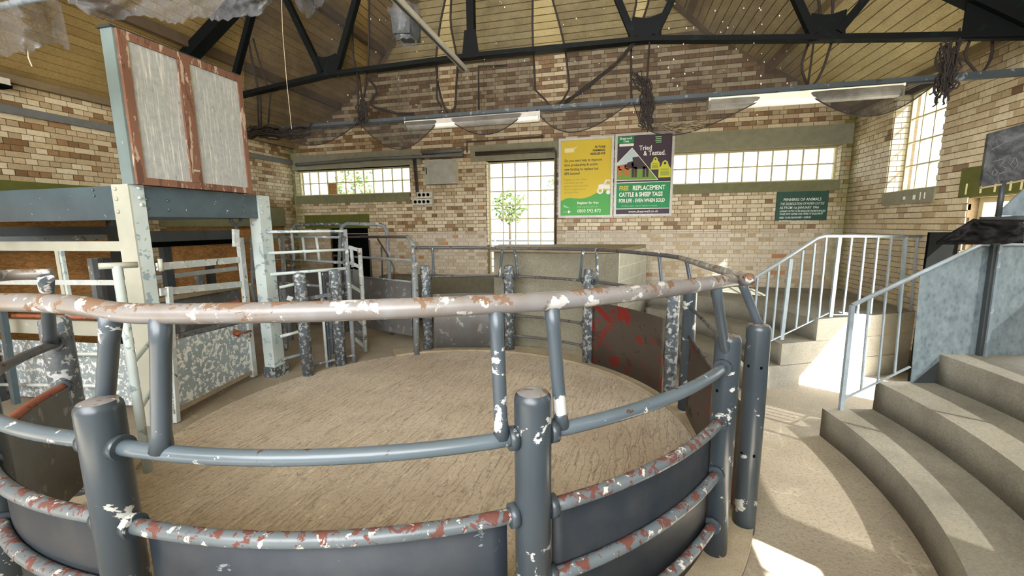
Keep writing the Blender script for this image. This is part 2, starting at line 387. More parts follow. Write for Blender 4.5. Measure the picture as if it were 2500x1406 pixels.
def glass(name, tr, gl=.06):
    mt, nt, b = new_mat(name); nt.nodes.remove(b); out = nt.nodes['Material Output']
    t = nt.nodes.new('ShaderNodeBsdfTransparent'); t.inputs['Color'].default_value = (*tr, 1)
    g = nt.nodes.new('ShaderNodeBsdfGlossy'); g.inputs['Roughness'].default_value = .1
    mx = nt.nodes.new('ShaderNodeMixShader'); mx.inputs[0].default_value = gl
    sock(nt, t.outputs[0], mx.inputs[1]); sock(nt, g.outputs[0], mx.inputs[2]); sock(nt, mx.outputs[0], out.inputs['Surface']); MAT[name] = mt
glass('window_glass', (.45, .46, .45)); glass('dirty_glass', (.215, .212, .205), .05)
def veil(name, c, cover, var=.0, scale=8, rough=.8, trans=0.0):
    """fine mesh or film: part of the light passes between the threads"""
    mt, nt, b = new_mat(name); out = nt.nodes['Material Output']
    b.inputs['Base Color'].default_value = (*c, 1); b.inputs['Roughness'].default_value = rough
    t = nt.nodes.new('ShaderNodeBsdfTransparent'); mx = nt.nodes.new('ShaderNodeMixShader')
    v = wcoords(nt); n = noise(nt, v, scale, 5, .7)
    f = ramp(nt, n, [(.3, (max(0, cover-var),)*3), (.7, (min(1, cover+var),)*3)])
    sock(nt, f, mx.inputs[0]); sock(nt, t.outputs[0], mx.inputs[1])
    src = b.outputs[0]
    if trans:
        tl = nt.nodes.new('ShaderNodeBsdfTranslucent'); tl.inputs['Color'].default_value = (*c, 1)
        m2 = nt.nodes.new('ShaderNodeMixShader'); m2.inputs[0].default_value = trans
        sock(nt, b.outputs[0], m2.inputs[1]); sock(nt, tl.outputs[0], m2.inputs[2]); src = m2.outputs[0]
    sock(nt, src, mx.inputs[2]); sock(nt, mx.outputs[0], out.inputs['Surface']); MAT[name] = mt
veil('net', srgb(28, 21, 15), .54, .12, 3); veil('net_thin', srgb(46, 38, 26), .27, .12, 3); veil('net_mid', srgb(28, 23, 18), .66, .16, 4); veil('net_thick', srgb(24, 20, 17), .82, .14, 10)
veil('film', srgb(118, 122, 127), .46, .36, 30, .25, .3)
plain('cord', srgb(34, 24, 18), .8); plain('straw', srgb(226, 214, 178), .8)
def chalk():
    mt, nt, b = new_mat('chalkboard'); v = wcoords(nt); n = noise(nt, v, 5, 6, .75, 1.2)
    sock(nt, ramp(nt, n, [(.45, srgb(38, 40, 44)), (.75, srgb(104, 108, 108))]), b.inputs['Base Color']); b.inputs['Roughness'].default_value = .7; MAT['chalkboard'] = mt
chalk()
for nm, c in dict(p_yellow=(212, 186, 30), p_green=(72, 164, 72), p_dgreen=(8, 132, 74), p_purple=(52, 34, 52), p_white=(238, 238, 232), p_black=(40, 42, 20), p_sky=(186, 206, 214),
                  p_grass=(112, 148, 44), p_cow=(188, 108, 52), p_bull=(52, 40, 44), p_tag=(206, 206, 56), p_tag2=(156, 170, 50), p_gold=(196, 186, 70), p_olive=(140, 132, 30), p_cream=(232, 222, 168), p_mint=(150, 206, 150), leaf=(92, 116, 60), ground=(196, 190, 172), outrail=(120, 124, 130)).items():
    flat(nm, srgb(*c), .55)
# ------------------------------------------------------------------ the building shell
XL, XR, YF, YB = -7.41, 3.90, 8.60, -4.0
EAVE, SLOPE = 3.88, 0.615
XC = (XL+XR)/2; HALF = (XR-XL)/2
PLATE = 5.33                                   # top of the brick gable, where the hip begins
PX = (PLATE-EAVE)/SLOPE
def roof_z(x): return EAVE+SLOPE*(HALF-abs(x-XC))
random.seed(7)
RC = Vector((-1.72, 3.68, 0)); RR = 2.63       # sale ring
def bulge(a): return .12*math.sin(math.pi*(a+150)/55) if -150 < a < -95 else 0.0     # the ring is flattened on the side of the weighing frame
def ringpt(a, r=RR, z=0.0):
    if 2.3 < r < 2.8: r += bulge(a)
    return Vector((RC.x+r*math.cos(math.radians(a)), RC.y+r*math.sin(math.radians(a)), z))

mb = MB(); mb.box(XL-.3, XR+.3, YB, YF+.3, -.2, 0); mb.build('floor', MAT['floor_concrete'], kind='structure', label='worn pale brown concrete floor around the sale ring')
mb = MB(); mb.sector(RC, .0, 2.56, 0, 359.99, 0, .012, 72); mb.build('floor_ring', MAT['ring_concrete'], kind='structure', label='grooved tamped concrete floor inside the sale ring')
mb = MB(); mb.sector(RC, 2.5, 2.80, -152, 128, 0, .05, 90); mb.build('trim_1', MAT['kerb_concrete'], kind='structure', label='low curved concrete kerb under the ring rails')

# bricks ------------------------------------------------------------
CH, SL, HD, JT = .0762, .2375, .11875, .009
def lay(u0, u1, z0, z1, holes, top, zledge):
    """English bond: list of (ua, ub, za, zb, header?)"""
    out = []; k0 = 0; z = z0; k = 0
    while z < z1:
        hdr = k % 2 == 1; L = HD if hdr else SL
        u = u0-(random.choice((0, .06)) if False else (HD*.5 if hdr else 0))
        while u < u1:
            a, b = max(u, u0)+JT/2, min(u+L, u1)-JT/2; za, zb = z+JT/2, z+CH-JT/2
            u += L
            if b-a < .02: continue
            segs = [(a, b)]
            for (ha, hb, hz0, hz1) in holes:
                if zb <= hz0+.03 or za >= hz1-.03: continue
                ns = []
                for (a_, b_) in segs:
                    if b_ <= ha or a_ >= hb: ns.append((a_, b_)); continue
                    if a_ < ha: ns.append((a_, ha))
                    if b_ > hb: ns.append((hb, b_))
                segs = ns
            for (a_, b_) in segs:
                if b_-a_ < .02: continue
                if top is not None and zb > min(top(a_), top(b_)): continue
                out.append((a_, b_, za, zb, hdr))
        z += CH; k += 1
    return out
def brick_wall(wall, bricks, place, matf, facing, seen):
    """place(u, z, depth) -> world point; the 300 bricks that show largest are single, the rest one part"""
    names = ['brick_cream', 'brick_tan', 'brick_brown', 'brick_pale', 'brick_orange']
    items = []
    for (a, b, z0, z1, h) in bricks:
        q = [pix(place(u, z, 0)) for u, z in ((a, z0), (b, z0), (b, z1), (a, z1))]
        ar = abs(sum(q[i][0]*q[(i+1) % 4][1]-q[(i+1) % 4][0]*q[i][1] for i in range(4)))/2
        cx = sum(p[0] for p in q)/4; cy = sum(p[1] for p in q)/4
        vis = 0 < cx < 2500 and 0 < cy < 1406 and seen(cx, cy)
        items.append((ar if vis else 0, a, b, z0, z1, h))
    order = sorted(range(len(items)), key=lambda i: -items[i][0])
    single = set(order[:300])
    cache = {}; V = []; F = []; MI = []; BV = []
    wl = wloc(wall)
    for i, (ar, a, b, z0, z1, h) in enumerate(items):
        mi = matf(a, z0, h); d = .010+random.uniform(-.0015, .0025)
        if i in single:
            key = (round(b-a, 3), round(z1-z0, 3), mi)
            if key not in cache:
                me = bpy.data.meshes.new('brick'); c0 = place((a+b)/2, (z0+z1)/2, 0)
                pts = [place(u, z, dd)-c0 for dd in (-.03, .011) for u, z in ((a, z0), (b, z0), (b, z1), (a, z1))]
                fs = [(4,5,6,7), (0,1,5,4), (1,2,6,5), (2,3,7,6), (3,0,4,7)]
                if facing: fs = [f[::-1] for f in fs]
                me.from_pydata([tuple(p) for p in pts], [], fs); me.materials.append(MAT[names[mi]]); me.update(); cache[key] = me
            o = bpy.data.objects.new('brick', cache[key]); COL.objects.link(o); o.parent = wall
            o.location = place((a+b)/2, (z0+z1)/2, d-.010)-wl
        else:
            n = len(V)
            V += [tuple(place(u, z, dd)-wl) for dd in (-.03, d+.001) for u, z in ((a, z0), (b, z0), (b, z1), (a, z1))]
            fs = [(4,5,6,7), (0,1,5,4), (1,2,6,5), (2,3,7,6), (3,0,4,7)]
            if facing: fs = [f[::-1] for f in fs]
            F += [tuple(n+j for j in f) for f in fs]; MI += [mi]*5; BV += [random.random()]*5
    me = bpy.data.meshes.new('brick_courses'); me.from_pydata(V, [], F)
    for nme in names: me.materials.append(MAT[nme])
    me.polygons.foreach_set('material_index', MI)
    at = me.attributes.new('bv', 'FLOAT', 'FACE'); at.data.foreach_set('value', BV); me.update()
    o = bpy.data.objects.new('brick_courses', me); COL.objects.link(o); o.parent = wall; o['kind'] = 'stuff'

def wall_with_holes(name, u0, u1, z0, z1, holes, place, thick, mat, poly_top=None):
    """solid backing of a wall cut into blocks round its openings"""
    us = sorted({u0, u1, *[h[0] for h in holes], *[h[1] for h in holes]}); zs = sorted({z0, z1, *[h[2] for h in holes], *[h[3] for h in holes]})
    us = [u for u in us if u0 <= u <= u1]; zs = [z for z in zs if z0 <= z <= z1]
    mb = MB()
    for i in range(len(us)-1):
        j = 0
        while j < len(zs)-1:
            uc = (us[i]+us[i+1])/2
            def hole(j): zc = (zs[j]+zs[j+1])/2; return any(h[0] < uc < h[1] and h[2] < zc < h[3] for h in holes)
            if hole(j): j += 1; continue
            k = j
            while k+1 < len(zs)-1 and not hole(k+1): k += 1
            p = [place(us[i], zs[j], 0), place(us[i+1], zs[j], 0), place(us[i+1], zs[k+1], 0), place(us[i], zs[k+1], 0)]
            mb.prism(p, place(0, 0, -thick)-place(0, 0, 0)); j = k+1
    if poly_top: mb.prism([place(u, z, 0) for u, z in poly_top], place(0, 0, -thick)-place(0, 0, 0))
    return mb

LED = 1.862
# far wall: openings in (x0, x1, z0, z1)
WIN1 = (-7.36, -4.40, 2.745, 3.333); WIN2 = (-2.65, -1.22, .97, 3.333); WIN3 = (.76, 3.755, 2.735, 3.333)
pf = lambda u, z, d: Vector((u, YF-d, z))
hf = [WIN1, WIN2, WIN3]
lint = [(-7.41, -4.11, 3.333, 3.66), (-2.98, -1.10, 3.333, 3.66), (.60, 3.90, 3.333, 3.665)]
sills = [(-7.36, -4.40, 2.56, 2.745), (1.045, 3.765, 2.56, 2.735)]
dkl = (-7.16, -5.45, 1.99, 2.30); dkdoor = (-6.5, -5.5, 0, 1.99)
mb = wall_with_holes('wall_far', XL-.3, XR+.3, 0, EAVE, hf+[dkdoor], pf, .3, None,
                     [(XL-.3, EAVE), (XR+.3, EAVE), (XR, EAVE+.09), (XC+HALF-PX, PLATE+.08), (XC-HALF+PX, PLATE+.08), (XL, EAVE+.09)])
wf = mb.build('wall_far', MAT['mortar'], kind='structure', label='glazed cream and brown brick wall behind the ring')
rake = lambda u: min(PLATE-.02, roof_z(u)-.01)
br = lay(XL, XR, .30, PLATE, hf+lint+sills+[dkl, dkdoor], rake, LED)
def mat_far(u, z, h):
    r = random.random()
    if z < LED: return 4 if r < .012 else (1 if r < .2 else 3)
    if z > 3.3: return (2 if r < .72 else 1) if h else (0 if r < .72 else (1 if r < .9 else 2))
    if h: return 2 if r < .13 else (1 if r < .5 else (4 if r > .97 else 0))
    return 2 if r < .05 else (1 if r < .3 else 0)
def seen_far(cx, cy):
    if 1360 < cx < 1645 and 320 < cy < 530: return False
    if 1895 < cx < 2020 and 465 < cy < 540: return False
    return cy < 600 and cx > 700 and not (cy < 90)
brick_wall(wf, br, pf, mat_far, True, seen_far)
mb = MB(); mb.box(XL, -6.51, YF-.005, YF, .3, LED); mb.box(-5.49, WIN2[0]-.01, YF-.005, YF, .3, LED); mb.box(WIN2[1]+.01, XR, YF-.005, YF, .3, LED); mb.build('mortar_face', MAT['mortar_pale'], wf)
# lower wall stands slightly proud: a thin ledge course
mb = MB(); mb.box(XL, WIN2[0], YF-.022, YF, LED-.012, LED+.002); mb.box(WIN2[1], XR, YF-.022, YF, LED-.012, LED+.002); mb.build('ledge', MAT['mortar_pale'], wf)
for n_, (a, b, z0, z1) in enumerate(lint):
    mb = MB(); mb.box(a, b, YF-.022, YF+.2, z0, z1); mb.build('lintel', MAT['lintel'], wf, label='grey painted concrete lintel')
for (a, b, z0, z1) in sills:
    mb = MB(); mb.box(a, b, YF-.03, YF+.16, z0, z1); mb.build('sill', MAT['sill_moss'], wf, label='mossy concrete window sill')
mb = MB(); mb.box(dkl[0], dkl[1], YF-.02, YF+.05, dkl[2], dkl[3]); mb.build('lintel', MAT['lintel_moss'], wf, label='moss green lintel over the dark doorway')
mb = MB(); mb.box(-6.5, -5.5, YF+.05, YF+.09, 0, 1.99); mb.build('door_1', MAT['black_void'], kind='structure', label='dark green door in the far wall behind the pen gates')

def window(name, u0, u1, z0, z1, cols, rows, place, label, depth=.16, glassm='window_glass', framem='frame_paint', odd=None, fw=.035, bw=.024, sky=None):
    w_ = thing(name, label, None, place((u0+u1)/2, z0, -depth), kind='structure')
    del_ = lambda a, b, c, d, t0, t1: [place(a, c, -t0), place(b, c, -t0), place(b, d, -t0), place(a, d, -t0)]
    def blk(mb, a, b, c, d, t0, t1): mb.prism(del_(a, b, c, d, t0, t1), place(0, 0, -t1)-place(0, 0, -t0))
    mb = MB()
    for q in ((u0, u1, z0, z0+fw), (u0, u1, z1-fw, z1), (u0, u0+fw, z0+fw, z1-fw), (u1-fw, u1, z0+fw, z1-fw)): blk(mb, *q, depth, depth+.05)
    mb.build('window_frame', MAT[framem], w_)
    cw = (u1-u0-2*fw)/cols; rh = (z1-z0-2*fw)/rows
    for i in range(1, cols):
        mb = MB(); x = u0+fw+i*cw; blk(mb, x-bw/2, x+bw/2, z0+fw, z1-fw, depth+.004, depth+.034); mb.build('glazing_bar', MAT[framem], w_)
    for j in range(1, rows):
        mb = MB(); z = z0+fw+j*rh; blk(mb, u0+fw, u1-fw, z-bw/2, z+bw/2, depth+.006, depth+.032); mb.build('glazing_bar', MAT[framem], w_)
    for i in range(cols):
        for j in range(rows):
            mm = MAT[glassm]; lab = None
            if odd and (i, j) in odd:
                if odd[(i, j)] is None: continue
                mm = MAT[odd[(i, j)]]; lab = 'brown board filling one pane'
            mb = MB(); x = u0+fw+i*cw; z = z0+fw+j*rh
            blk(mb, x, x+cw, z, z+rh, depth+.020, depth+.023); mb.build('pane', mm, w_, label=lab)
    return w_
window('window_1', *WIN1, 12, 2, pf, 'long low window over the dark doorway with one brown pane', odd={(3, 0): 'osb'})
window('window_2', *WIN2, 5, 8, pf, 'tall multi-pane window beside the yellow poster')
window('window_3', *WIN3, 12, 2, pf, 'long low window above the green notice board')
def reveal(wall, place, u, s, z0, z1, depth):
    """bricks lining the side of an opening; s = +1 when the opening lies at larger u"""
    z = z0; k = 0
    while z < z1-.03:
        za, zb = z+JT/2, min(z+CH, z1)-JT/2; cuts = ((0, depth),) if k % 2 else ((0, depth*.5), (depth*.5, depth))
        for a, b in cuts:
            mb = MB(); P = [place(u-s*.02, za, -a-.004), place(u+s*.008, za, -a-.004), place(u+s*.008, za, -b+.004), place(u-s*.02, za, -b+.004)]
            mb.prism(P, (0, 0, zb-za)); mb.build('brick', MAT['brick_cream'], wall)
        z += CH; k += 1
reveal(wf, pf, WIN1[0], 1, WIN1[2], WIN1[3], .16); reveal(wf, pf, WIN2[0], 1, 1.6, WIN2[3], .16); reveal(wf, pf, WIN3[1], -1, WIN3[2], WIN3[3], .16)

# right wall: u runs along Y ------------------------------------------------
pr_ = lambda u, z, d: Vector((XR-d, u, z))
WIN4 = (6.50, 7.52, 2.435, 3.82); DOOR2 = (4.62, 5.95, 0, 2.27); WIN5 = (1.25, 4.35, 1.75, 3.45); WIN6 = (.24, .98, 3.08, 3.74)  # WIN5 and WIN6 are unseen, placed so sun reaches the steps and floor
hr = [WIN4, DOOR2, WIN5, WIN6]
mb = wall_with_holes('wall_right', YB, YF+.3, 0, EAVE+.09, hr, pr_, .3, None)
wr = mb.build('wall_right', MAT['mortar'], kind='structure', label='cream brick side wall with the tall window and green lintel')
lr = [(WIN4[0]-.14, WIN4[1]+.14, WIN4[3], WIN4[3]+.06), (4.62, 6.09, 2.28, 2.61)]
sr = [(6.47, 7.53, 2.25, 2.435)]
br = lay(3.4, YF, .30, EAVE+.01, hr+lr+sr, None, LED)
def mat_r(u, z, h):
    r = random.random()
    return 3 if (z < LED and r < .6) else (2 if r < .012 else (1 if r < .24 else 0))
brick_wall(wr, br, pr_, mat_r, False, lambda cx, cy: cx > 2070 and not (cx > 2390 and cy > 300) and cy < 640)
for a, b, z0, z1 in lr[:1]:
    mb = MB(); mb.box(XR-.02, XR+.3, a, b, z0, z1); mb.build('lintel', MAT['lintel'], wr)
mb = MB(); mb.box(XR-.02, XR+.28, *lr[1][:2], *lr[1][2:]); mb.build('lintel', MAT['lintel_moss'], wr, label='bright moss green lintel over the side door')
for a, b, z0, z1 in sr:
    mb = MB(); mb.box(XR-.03, XR+.22, a, b, z0, z1); mb.build('sill', MAT['lintel'], wr, label='grey sill with chalk marks')
for a, b, z0, z1 in ((6.62, 6.64, 2.30, 2.38), (6.70, 6.72, 2.29, 2.39), (6.80, 6.85, 2.30, 2.36), (7.0, 7.05, 2.31, 2.35)):
    mb = MB(); mb.box(XR-.032, XR-.03, a, b, z0, z1); mb.build('chalk_mark', MAT['p_white'], wr)
for a, h in ((5.98, .12), (5.78, .16), (5.60, .13), (5.42, .10), (5.30, .10)):
    mb = MB(); mb.box(XR-.0225, XR-.0205, a-.012, a+.012, 2.31, 2.31+h); mb.build('chalk_mark', MAT['p_cream'], wr)
reveal(wr, pr_, WIN4[1], -1, WIN4[2], WIN4[3], .19)
window('window_4', *WIN4, 4, 4, pr_, 'tall sunlit window in the side wall near the corner', depth=.19, framem='frame_paint', bw=.02)
window('window_5', *WIN5, 2, 1, pr_, 'unseen wide dusty window in the side wall beside the steps', depth=.22, glassm='dirty_glass')
window('window_6', *WIN6, 2, 1, pr_, 'unseen small open vent window in the side wall', depth=.19, odd={(0, 0): None, (1, 0): None})
d2 = thing('door_2', 'side doorway at the end of the stepped aisle', None, (XR+.1, 5.4, 0), kind='structure')
for q in ((4.62, 4.68, 0, 2.27), (5.89, 5.95, 0, 2.27), (4.68, 5.89, 2.21, 2.27)):
    mb = MB(); mb.box(XR+.1, XR+.2, *q); mb.build('door_frame', MAT['frame_paint'], d2)

# left wall -----------------------------------------------------------------
pl_ = lambda u, z, d: Vector((XL+d, u, z))
OP6 = (1.0, 4.75, 0, 2.42); OP7 = (5.55, 8.18, 0, 2.40)
mb = wall_with_holes('wall_left', YB, YF+.3, 0, EAVE+.09, [OP6, OP7], pl_, .3, None)
wlft = mb.build('wall_left', MAT['mortar'], kind='structure', label='cream brick side wall behind the weighing frame')
ll = [(.9, 4.85, 2.42, 2.62), (5.45, 8.22, 2.40, 2.44)]
br = lay(1.6, YF, .8, EAVE+.01, [OP6, OP7, (.9, 4.85, 2.42, 2.64), (7.4, 8.22, 2.05, 2.45)], None, LED)
def mat_l(u, z, h):  # darker brick mix on the dimmer side: shade put into the colour
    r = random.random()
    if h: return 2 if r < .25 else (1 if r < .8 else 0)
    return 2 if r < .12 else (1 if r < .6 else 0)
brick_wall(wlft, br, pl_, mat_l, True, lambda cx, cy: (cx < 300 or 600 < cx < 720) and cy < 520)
mb = MB(); mb.box(XL-.2, XL+.025, .9, 4.85, 2.42, 2.64); mb.build('lintel', MAT['lintel_moss'], wlft)
mb = MB(); mb.box(XL-.2, XL+.025, 5.45, 8.22, 2.05, 2.45); mb.build('lintel', MAT['sill_moss'], wlft)
# boarded openings
bo = thing('osb_boarding', 'orange chipboard sheets closing the wide opening behind the weighing frame', 'boarding', (XL-.05, 2.9, 0))
for i, (a, b) in enumerate(((1.0, 1.95), (1.97, 2.95), (2.97, 3.9), (3.92, 4.75))):
    mb = MB(); mb.box(XL-.09, XL-.07+.004*i, a-.03, b+.03, .02, 2.45); mb.build('sheet', MAT['osb'], bo)
for z in (1.0, 1.75):
    mb = MB(); mb.box(XL-.066, XL-.02, 1.0, 4.75, z, z+.09); mb.build('batten', MAT['timber'], bo)
bo2 = thing('osb_boarding', 'orange chipboard sheets in the opening near the far corner', 'boarding', (XL-.05, 6.8, 0))
for i, (a, b) in enumerate(((5.55, 6.85), (6.87, 8.18))):
    mb = MB(); mb.box(XL-.09, XL-.07+.004*i, a-.03, b+.03, .02, 2.10); mb.build('sheet', MAT['osb'], bo2)
mb = MB(); mb.box(XL-.066, XL-.02, 5.55, 8.18, 1.72, 1.80); mb.build('batten', MAT['timber'], bo2)

# back wall behind the camera: solid below, opening added above for fill light
mb = MB(); mb.box(XL-.3, XR+.3, YB-.3, YB, 0, 2.3); mb.box(XL-.3, -3.6, YB-.3, YB, 2.3, EAVE); mb.box(2.6, XR+.3, YB-.3, YB, 2.3, EAVE); mb.build('wall_back', MAT['brick_tan'], kind='structure', label='brick wall behind the viewer with a wide high opening added for fill light')
# ceiling -------------------------------------------------------------------
HS = 1.0; RIDGE = EAVE+SLOPE*HALF
YH = YF-(RIDGE-PLATE)/HS
ce = thing('ceiling', 'tan boarded roof slopes over the sale ring', None, (XC, 4, EAVE), kind='structure')
mb = MB()
EPS = .03
def slope_pt(side, s, y):   # s = distance down from ridge in plan
    return Vector((XC+side*s, y, RIDGE-SLOPE*s))
for side in (-1, 1):
    p = [slope_pt(side, 0, YB), slope_pt(side, 0, YH), slope_pt(side, HALF-PX, YF), slope_pt(side, HALF+.03, YF), slope_pt(side, HALF+.03, YB)]
    mb.prism([q+Vector((0,0,EPS)) for q in p], (0,0,.10))
p = [slope_pt(0, 0, YH), slope_pt(-1, HALF-PX, YF), slope_pt(1, HALF-PX, YF)]
p[0] = Vector((XC, YH, RIDGE))
mb.prism([q+Vector((0,0,EPS)) for q in p], (0,0,.10))
mb.build('roof_deck', MAT['board_back'], ce)
BW, GAP = .112, .010
def hip_y(s):               # where a side board meets the hip
    return YF if s >= HALF-PX else YH+(YF-YH)*s/(HALF-PX)
for side in (-1, 1):
    s = .02
    while s < HALF-.02:
        s1 = min(s+BW-GAP, HALF)
        ya, yb = hip_y(s), hip_y(s1)
        mb = MB(); top = [slope_pt(side, s, YB), slope_pt(side, s1, YB), slope_pt(side, s1, yb), slope_pt(side, s, ya)]
        nrm = Vector((-side*SLOPE, 0, -1)).normalized()
        mb.prism([q+Vector((0,0,EPS)) for q in top], nrm*.028)
        mb.build('plank', MAT['board' if side > 0 else 'board_dim'], ce); s += BW
L = YF-YH; t = .02
while t < L-.03:            # boards across the hip
    t1 = min(t+.085-GAP, L-.02); hw0 = (HALF-PX)*(1-t/L); hw1 = (HALF-PX)*(1-t1/L)
    top = [Vector((XC-hw0, YF-t, PLATE+HS*t)), Vector((XC+hw0, YF-t, PLATE+HS*t)), Vector((XC+hw1, YF-t1, PLATE+HS*t1)), Vector((XC-hw1, YF-t1, PLATE+HS*t1))]
    mb = MB(); mb.prism([q+Vector((0,0,EPS)) for q in top], Vector((0, -HS, -1)).normalized()*.028); mb.build('plank', MAT['board'], ce); t += .085
mb = MB(); mb.box(XC-HALF+PX-.05, XC+HALF-PX+.05, YF-.07, YF+.02, PLATE-.05, PLATE+.05); mb.build('trim_2', MAT['purlin_wood'], kind='structure', label='timber wall plate at the foot of the hip')
for side in (-1, 1):
    mb = MB(); a = Vector((XC+side*(HALF-PX), YF-.03, PLATE-.03)); b = Vector((XC, YH, RIDGE-.05)); mb.bar(a, b, .06, .09); mb.build('trim_3', MAT['purlin_wood'], kind='structure', label='timber hip rafter on the %s slope' % ('lit' if side > 0 else 'shaded'))
    mb = MB(); mb.box(XC+side*HALF-(.10 if side > 0 else 0), XC+side*HALF+(0 if side > 0 else .10), YB, YF, EAVE-.05, EAVE+.05); mb.build('trim_4', MAT['purlin_wood'], kind='structure', label='timber eaves plate on the %s wall' % ('side door' if side > 0 else 'weighing frame'))
# outside: ground, hedge, rail seen through the tall window
mb = MB(); mb.box(-40, 40, YF+.3, 60, -.3, -.25); mb.box(XR+.3, 40, -30, YF+.3, -.3, -.25); mb.build('ground_yard', MAT['ground'], kind='structure', label='pale yard outside the windows')
orl = thing('yard_rail', 'grey pipe rail out in the yard beyond the tall window', 'rail', (-2.3, 12.5, -.25))
for z in (.75, 1.55):
    mb = MB(); mb.tube([(-6.5, 12.5, z), (2, 12.5, z)], .03, 8); mb.build('rail', MAT['outrail'], orl)
for x in (-6.2, -3.6, -1.0, 1.6):
    mb = MB(); mb.tube([(x, 12.5, -.25), (x, 12.5, 1.58)], .04, 8); mb.build('post', MAT['outrail'], orl)
# ------------------------------------------------------------------ the sale ring
def at_cyl(x, y, r, far=False):
    d = ray(x, y); a = d.x*d.x+d.y*d.y; b = -2*(RC.x*d.x+RC.y*d.y); c = RC.x**2+RC.y**2-r*r
    q = b*b-4*a*c
    if q < 0: q = 0
    t = (-b+(1 if far else -1)*math.sqrt(q))/(2*a); return CAM+d*t
def ang(p): return math.degrees(math.atan2(p.y-RC.y, p.x-RC.x))
ZR = (1.225, .905, .585, .26)
POSTS = {}
def ring_post(key, a, label, mat, r=.0715, rad=RR, h=1.40, group='ring posts'):
    p = ringpt(a, rad); POSTS[key] = (p, a)
    t = thing('ring_post', label, 'post', p, group)
    mb = MB(); mb.lathe([(r, 0.0), (r, h-.035), (r*.96, h-.018), (r*.82, h-.004)], p, 24, True, False); mb.build('shaft', MAT[mat], t)
    mb = MB(); mb.lathe([(r*.82, h-.004), (r*.5, h+.004), (r*.1, h+.006)], p, 24, False, True); mb.build('cap', MAT['top_rail' if 'worn' not in mat else mat], t)
    return t
ring_post('Pm', -119, 'slate blue ring post cut by the picture edge', 'post_paint')
tp1 = ring_post('P1', -92.5, 'thick slate ring post nearest the camera with white chips at its rail sockets', 'post_paint')
tp2 = ring_post('P2', -57, 'slate ring post in the middle of the near rail with speckled white chips', 'post_paint')
tp3 = ring_post('P3', -26.5, 'slate ring post at the gate end of the curved near panel', 'post_paint', .069)
tp3b = ring_post('P3b', -18.6, 'drilled slate post just beyond its twin at the aisle side gate', 'post_paint', .069, 2.74)
tp4b = ring_post('F4b', 19.5, 'slate gate post at the far side of the aisle gate', 'post_paint', .07, 2.64)
ring_post('F4', 26.0, 'flaking ring post at the end of the red panel', 'post_worn', .07)
ring_post('F3', 58.5, 'flaking ring post between the red panel and the open rails', 'post_worn', .075)
ring_post('F2', 87.5, 'flaking ring post in front of the cement rostrum', 'post_worn', .078)
ring_post('F1', 116.5, 'flaking ring post at the end of the grey far panel', 'post_worn', .078)
ring_post('P0', -143.5, 'tall white flaked ring post beside the weighing frame', 'post_worn', .085, 2.67)
for k, t, zz in (('P3b', tp3b, (1.14, .56)), ('P3', tp3, (1.08, .52))):
    p = POSTS[k][0]
    for z in zz:
        for da in (-35, 25):
            v = (CAM-p); v.z = 0; v.normalize(); q = Matrix.Rotation(math.radians(da), 3, 'Z') @ v
            if k == 'P3' and da > 0: continue
            mb = MB(); mb.bar(p+q*.064+Vector((0,0,z)), p+q*.0705+Vector((0,0,z)), .014, .016); mb.build('bolt_hole', MAT['black_void'], t)

def arc(a0, a1, r, z, n=14): return [ringpt(a0+(a1-a0)*i/n, r, z) for i in range(n+1)]
def bay(label, a0, a1, rails, sheet, railmat, sheetmat, collars=True, rr=.029, sheet_r=RR-.035, zs=None):
    pm = ringpt((a0+a1)/2); t = thing('ring_bay', label, 'railing', pm, 'curved bays of the ring')
    d = math.degrees(.06/RR)
    rm = railmat if isinstance(railmat, (list, tuple)) else [railmat]*len(rails)
    for z, m_ in zip(rails, rm):
        mb = MB(); mb.tube(arc(a0+d, a1-d, RR, z), rr, 14); rl = mb.build('rail', MAT[m_], t)
        if collars:
            for a, s in ((a0, 1), (a1, -1)):
                c0, c1 = ringpt(a+s*math.degrees(.066/RR), RR, z), ringpt(a+s*math.degrees(.098/RR), RR, z)
                mb = MB(); mb.tube([c0, c1], .046, 16); mb.build('collar', MAT['post_paint'], rl)
    if sheet:
        z0, z1 = sheet; da = math.degrees(.10/RR)
        mb = MB(); mb.sector(RC, lambda a: sheet_r-.004+bulge(a), lambda a: sheet_r+.004+bulge(a), a0+da, a1-da, z0, z1, 22); mb.build('sheet', MAT[sheetmat], t)
    return t
bay('curved near bay cut by the lower corner, slate sheet under two rusty rails', -118, -92.5, ZR[:3], (.14, .90), ['rail_paint', 'rail_rusty', 'rail_rusty'], 'sheet_slate')
bay('curved near bay with slate sheet below a red flecked rail', -92.5, -57, ZR[:2], (.14, .90), ['rail_paint', 'rail_rusty'], 'sheet_slate')
bay('curved near bay with four rails across a blue slate sheet', -57, -26.5, ZR, (.10, .90), ['rail_paint', 'rail_rusty', 'rail_rusty', 'rail_rusty'], 'sheet_slate')
bay('curved far bay with dark red peeling sheet', 26.0, 58.5, [ZR[0]], (.06, .95), 'top_rail_dark', 'sheet_red', rr=.022)
bay('open far bay of thin rails before the cement rostrum', 58.5, 87.5, [1.225, .93, .60, .27], None, 'top_rail_dark', None, rr=.02)
bay('curved far bay with scuffed grey sheet on a pale kerb', 87.5, 116.5, [ZR[0]], (.07, .95), 'top_rail_dark', 'sheet_worn', rr=.02)
bay('curved bay beside the weighing frame, grey sheet with brick red top rail', -143.5, -118, ZR[:2], (.14, .90), ['top_rail_dark', 'rust_rail'], 'sheet_worn')
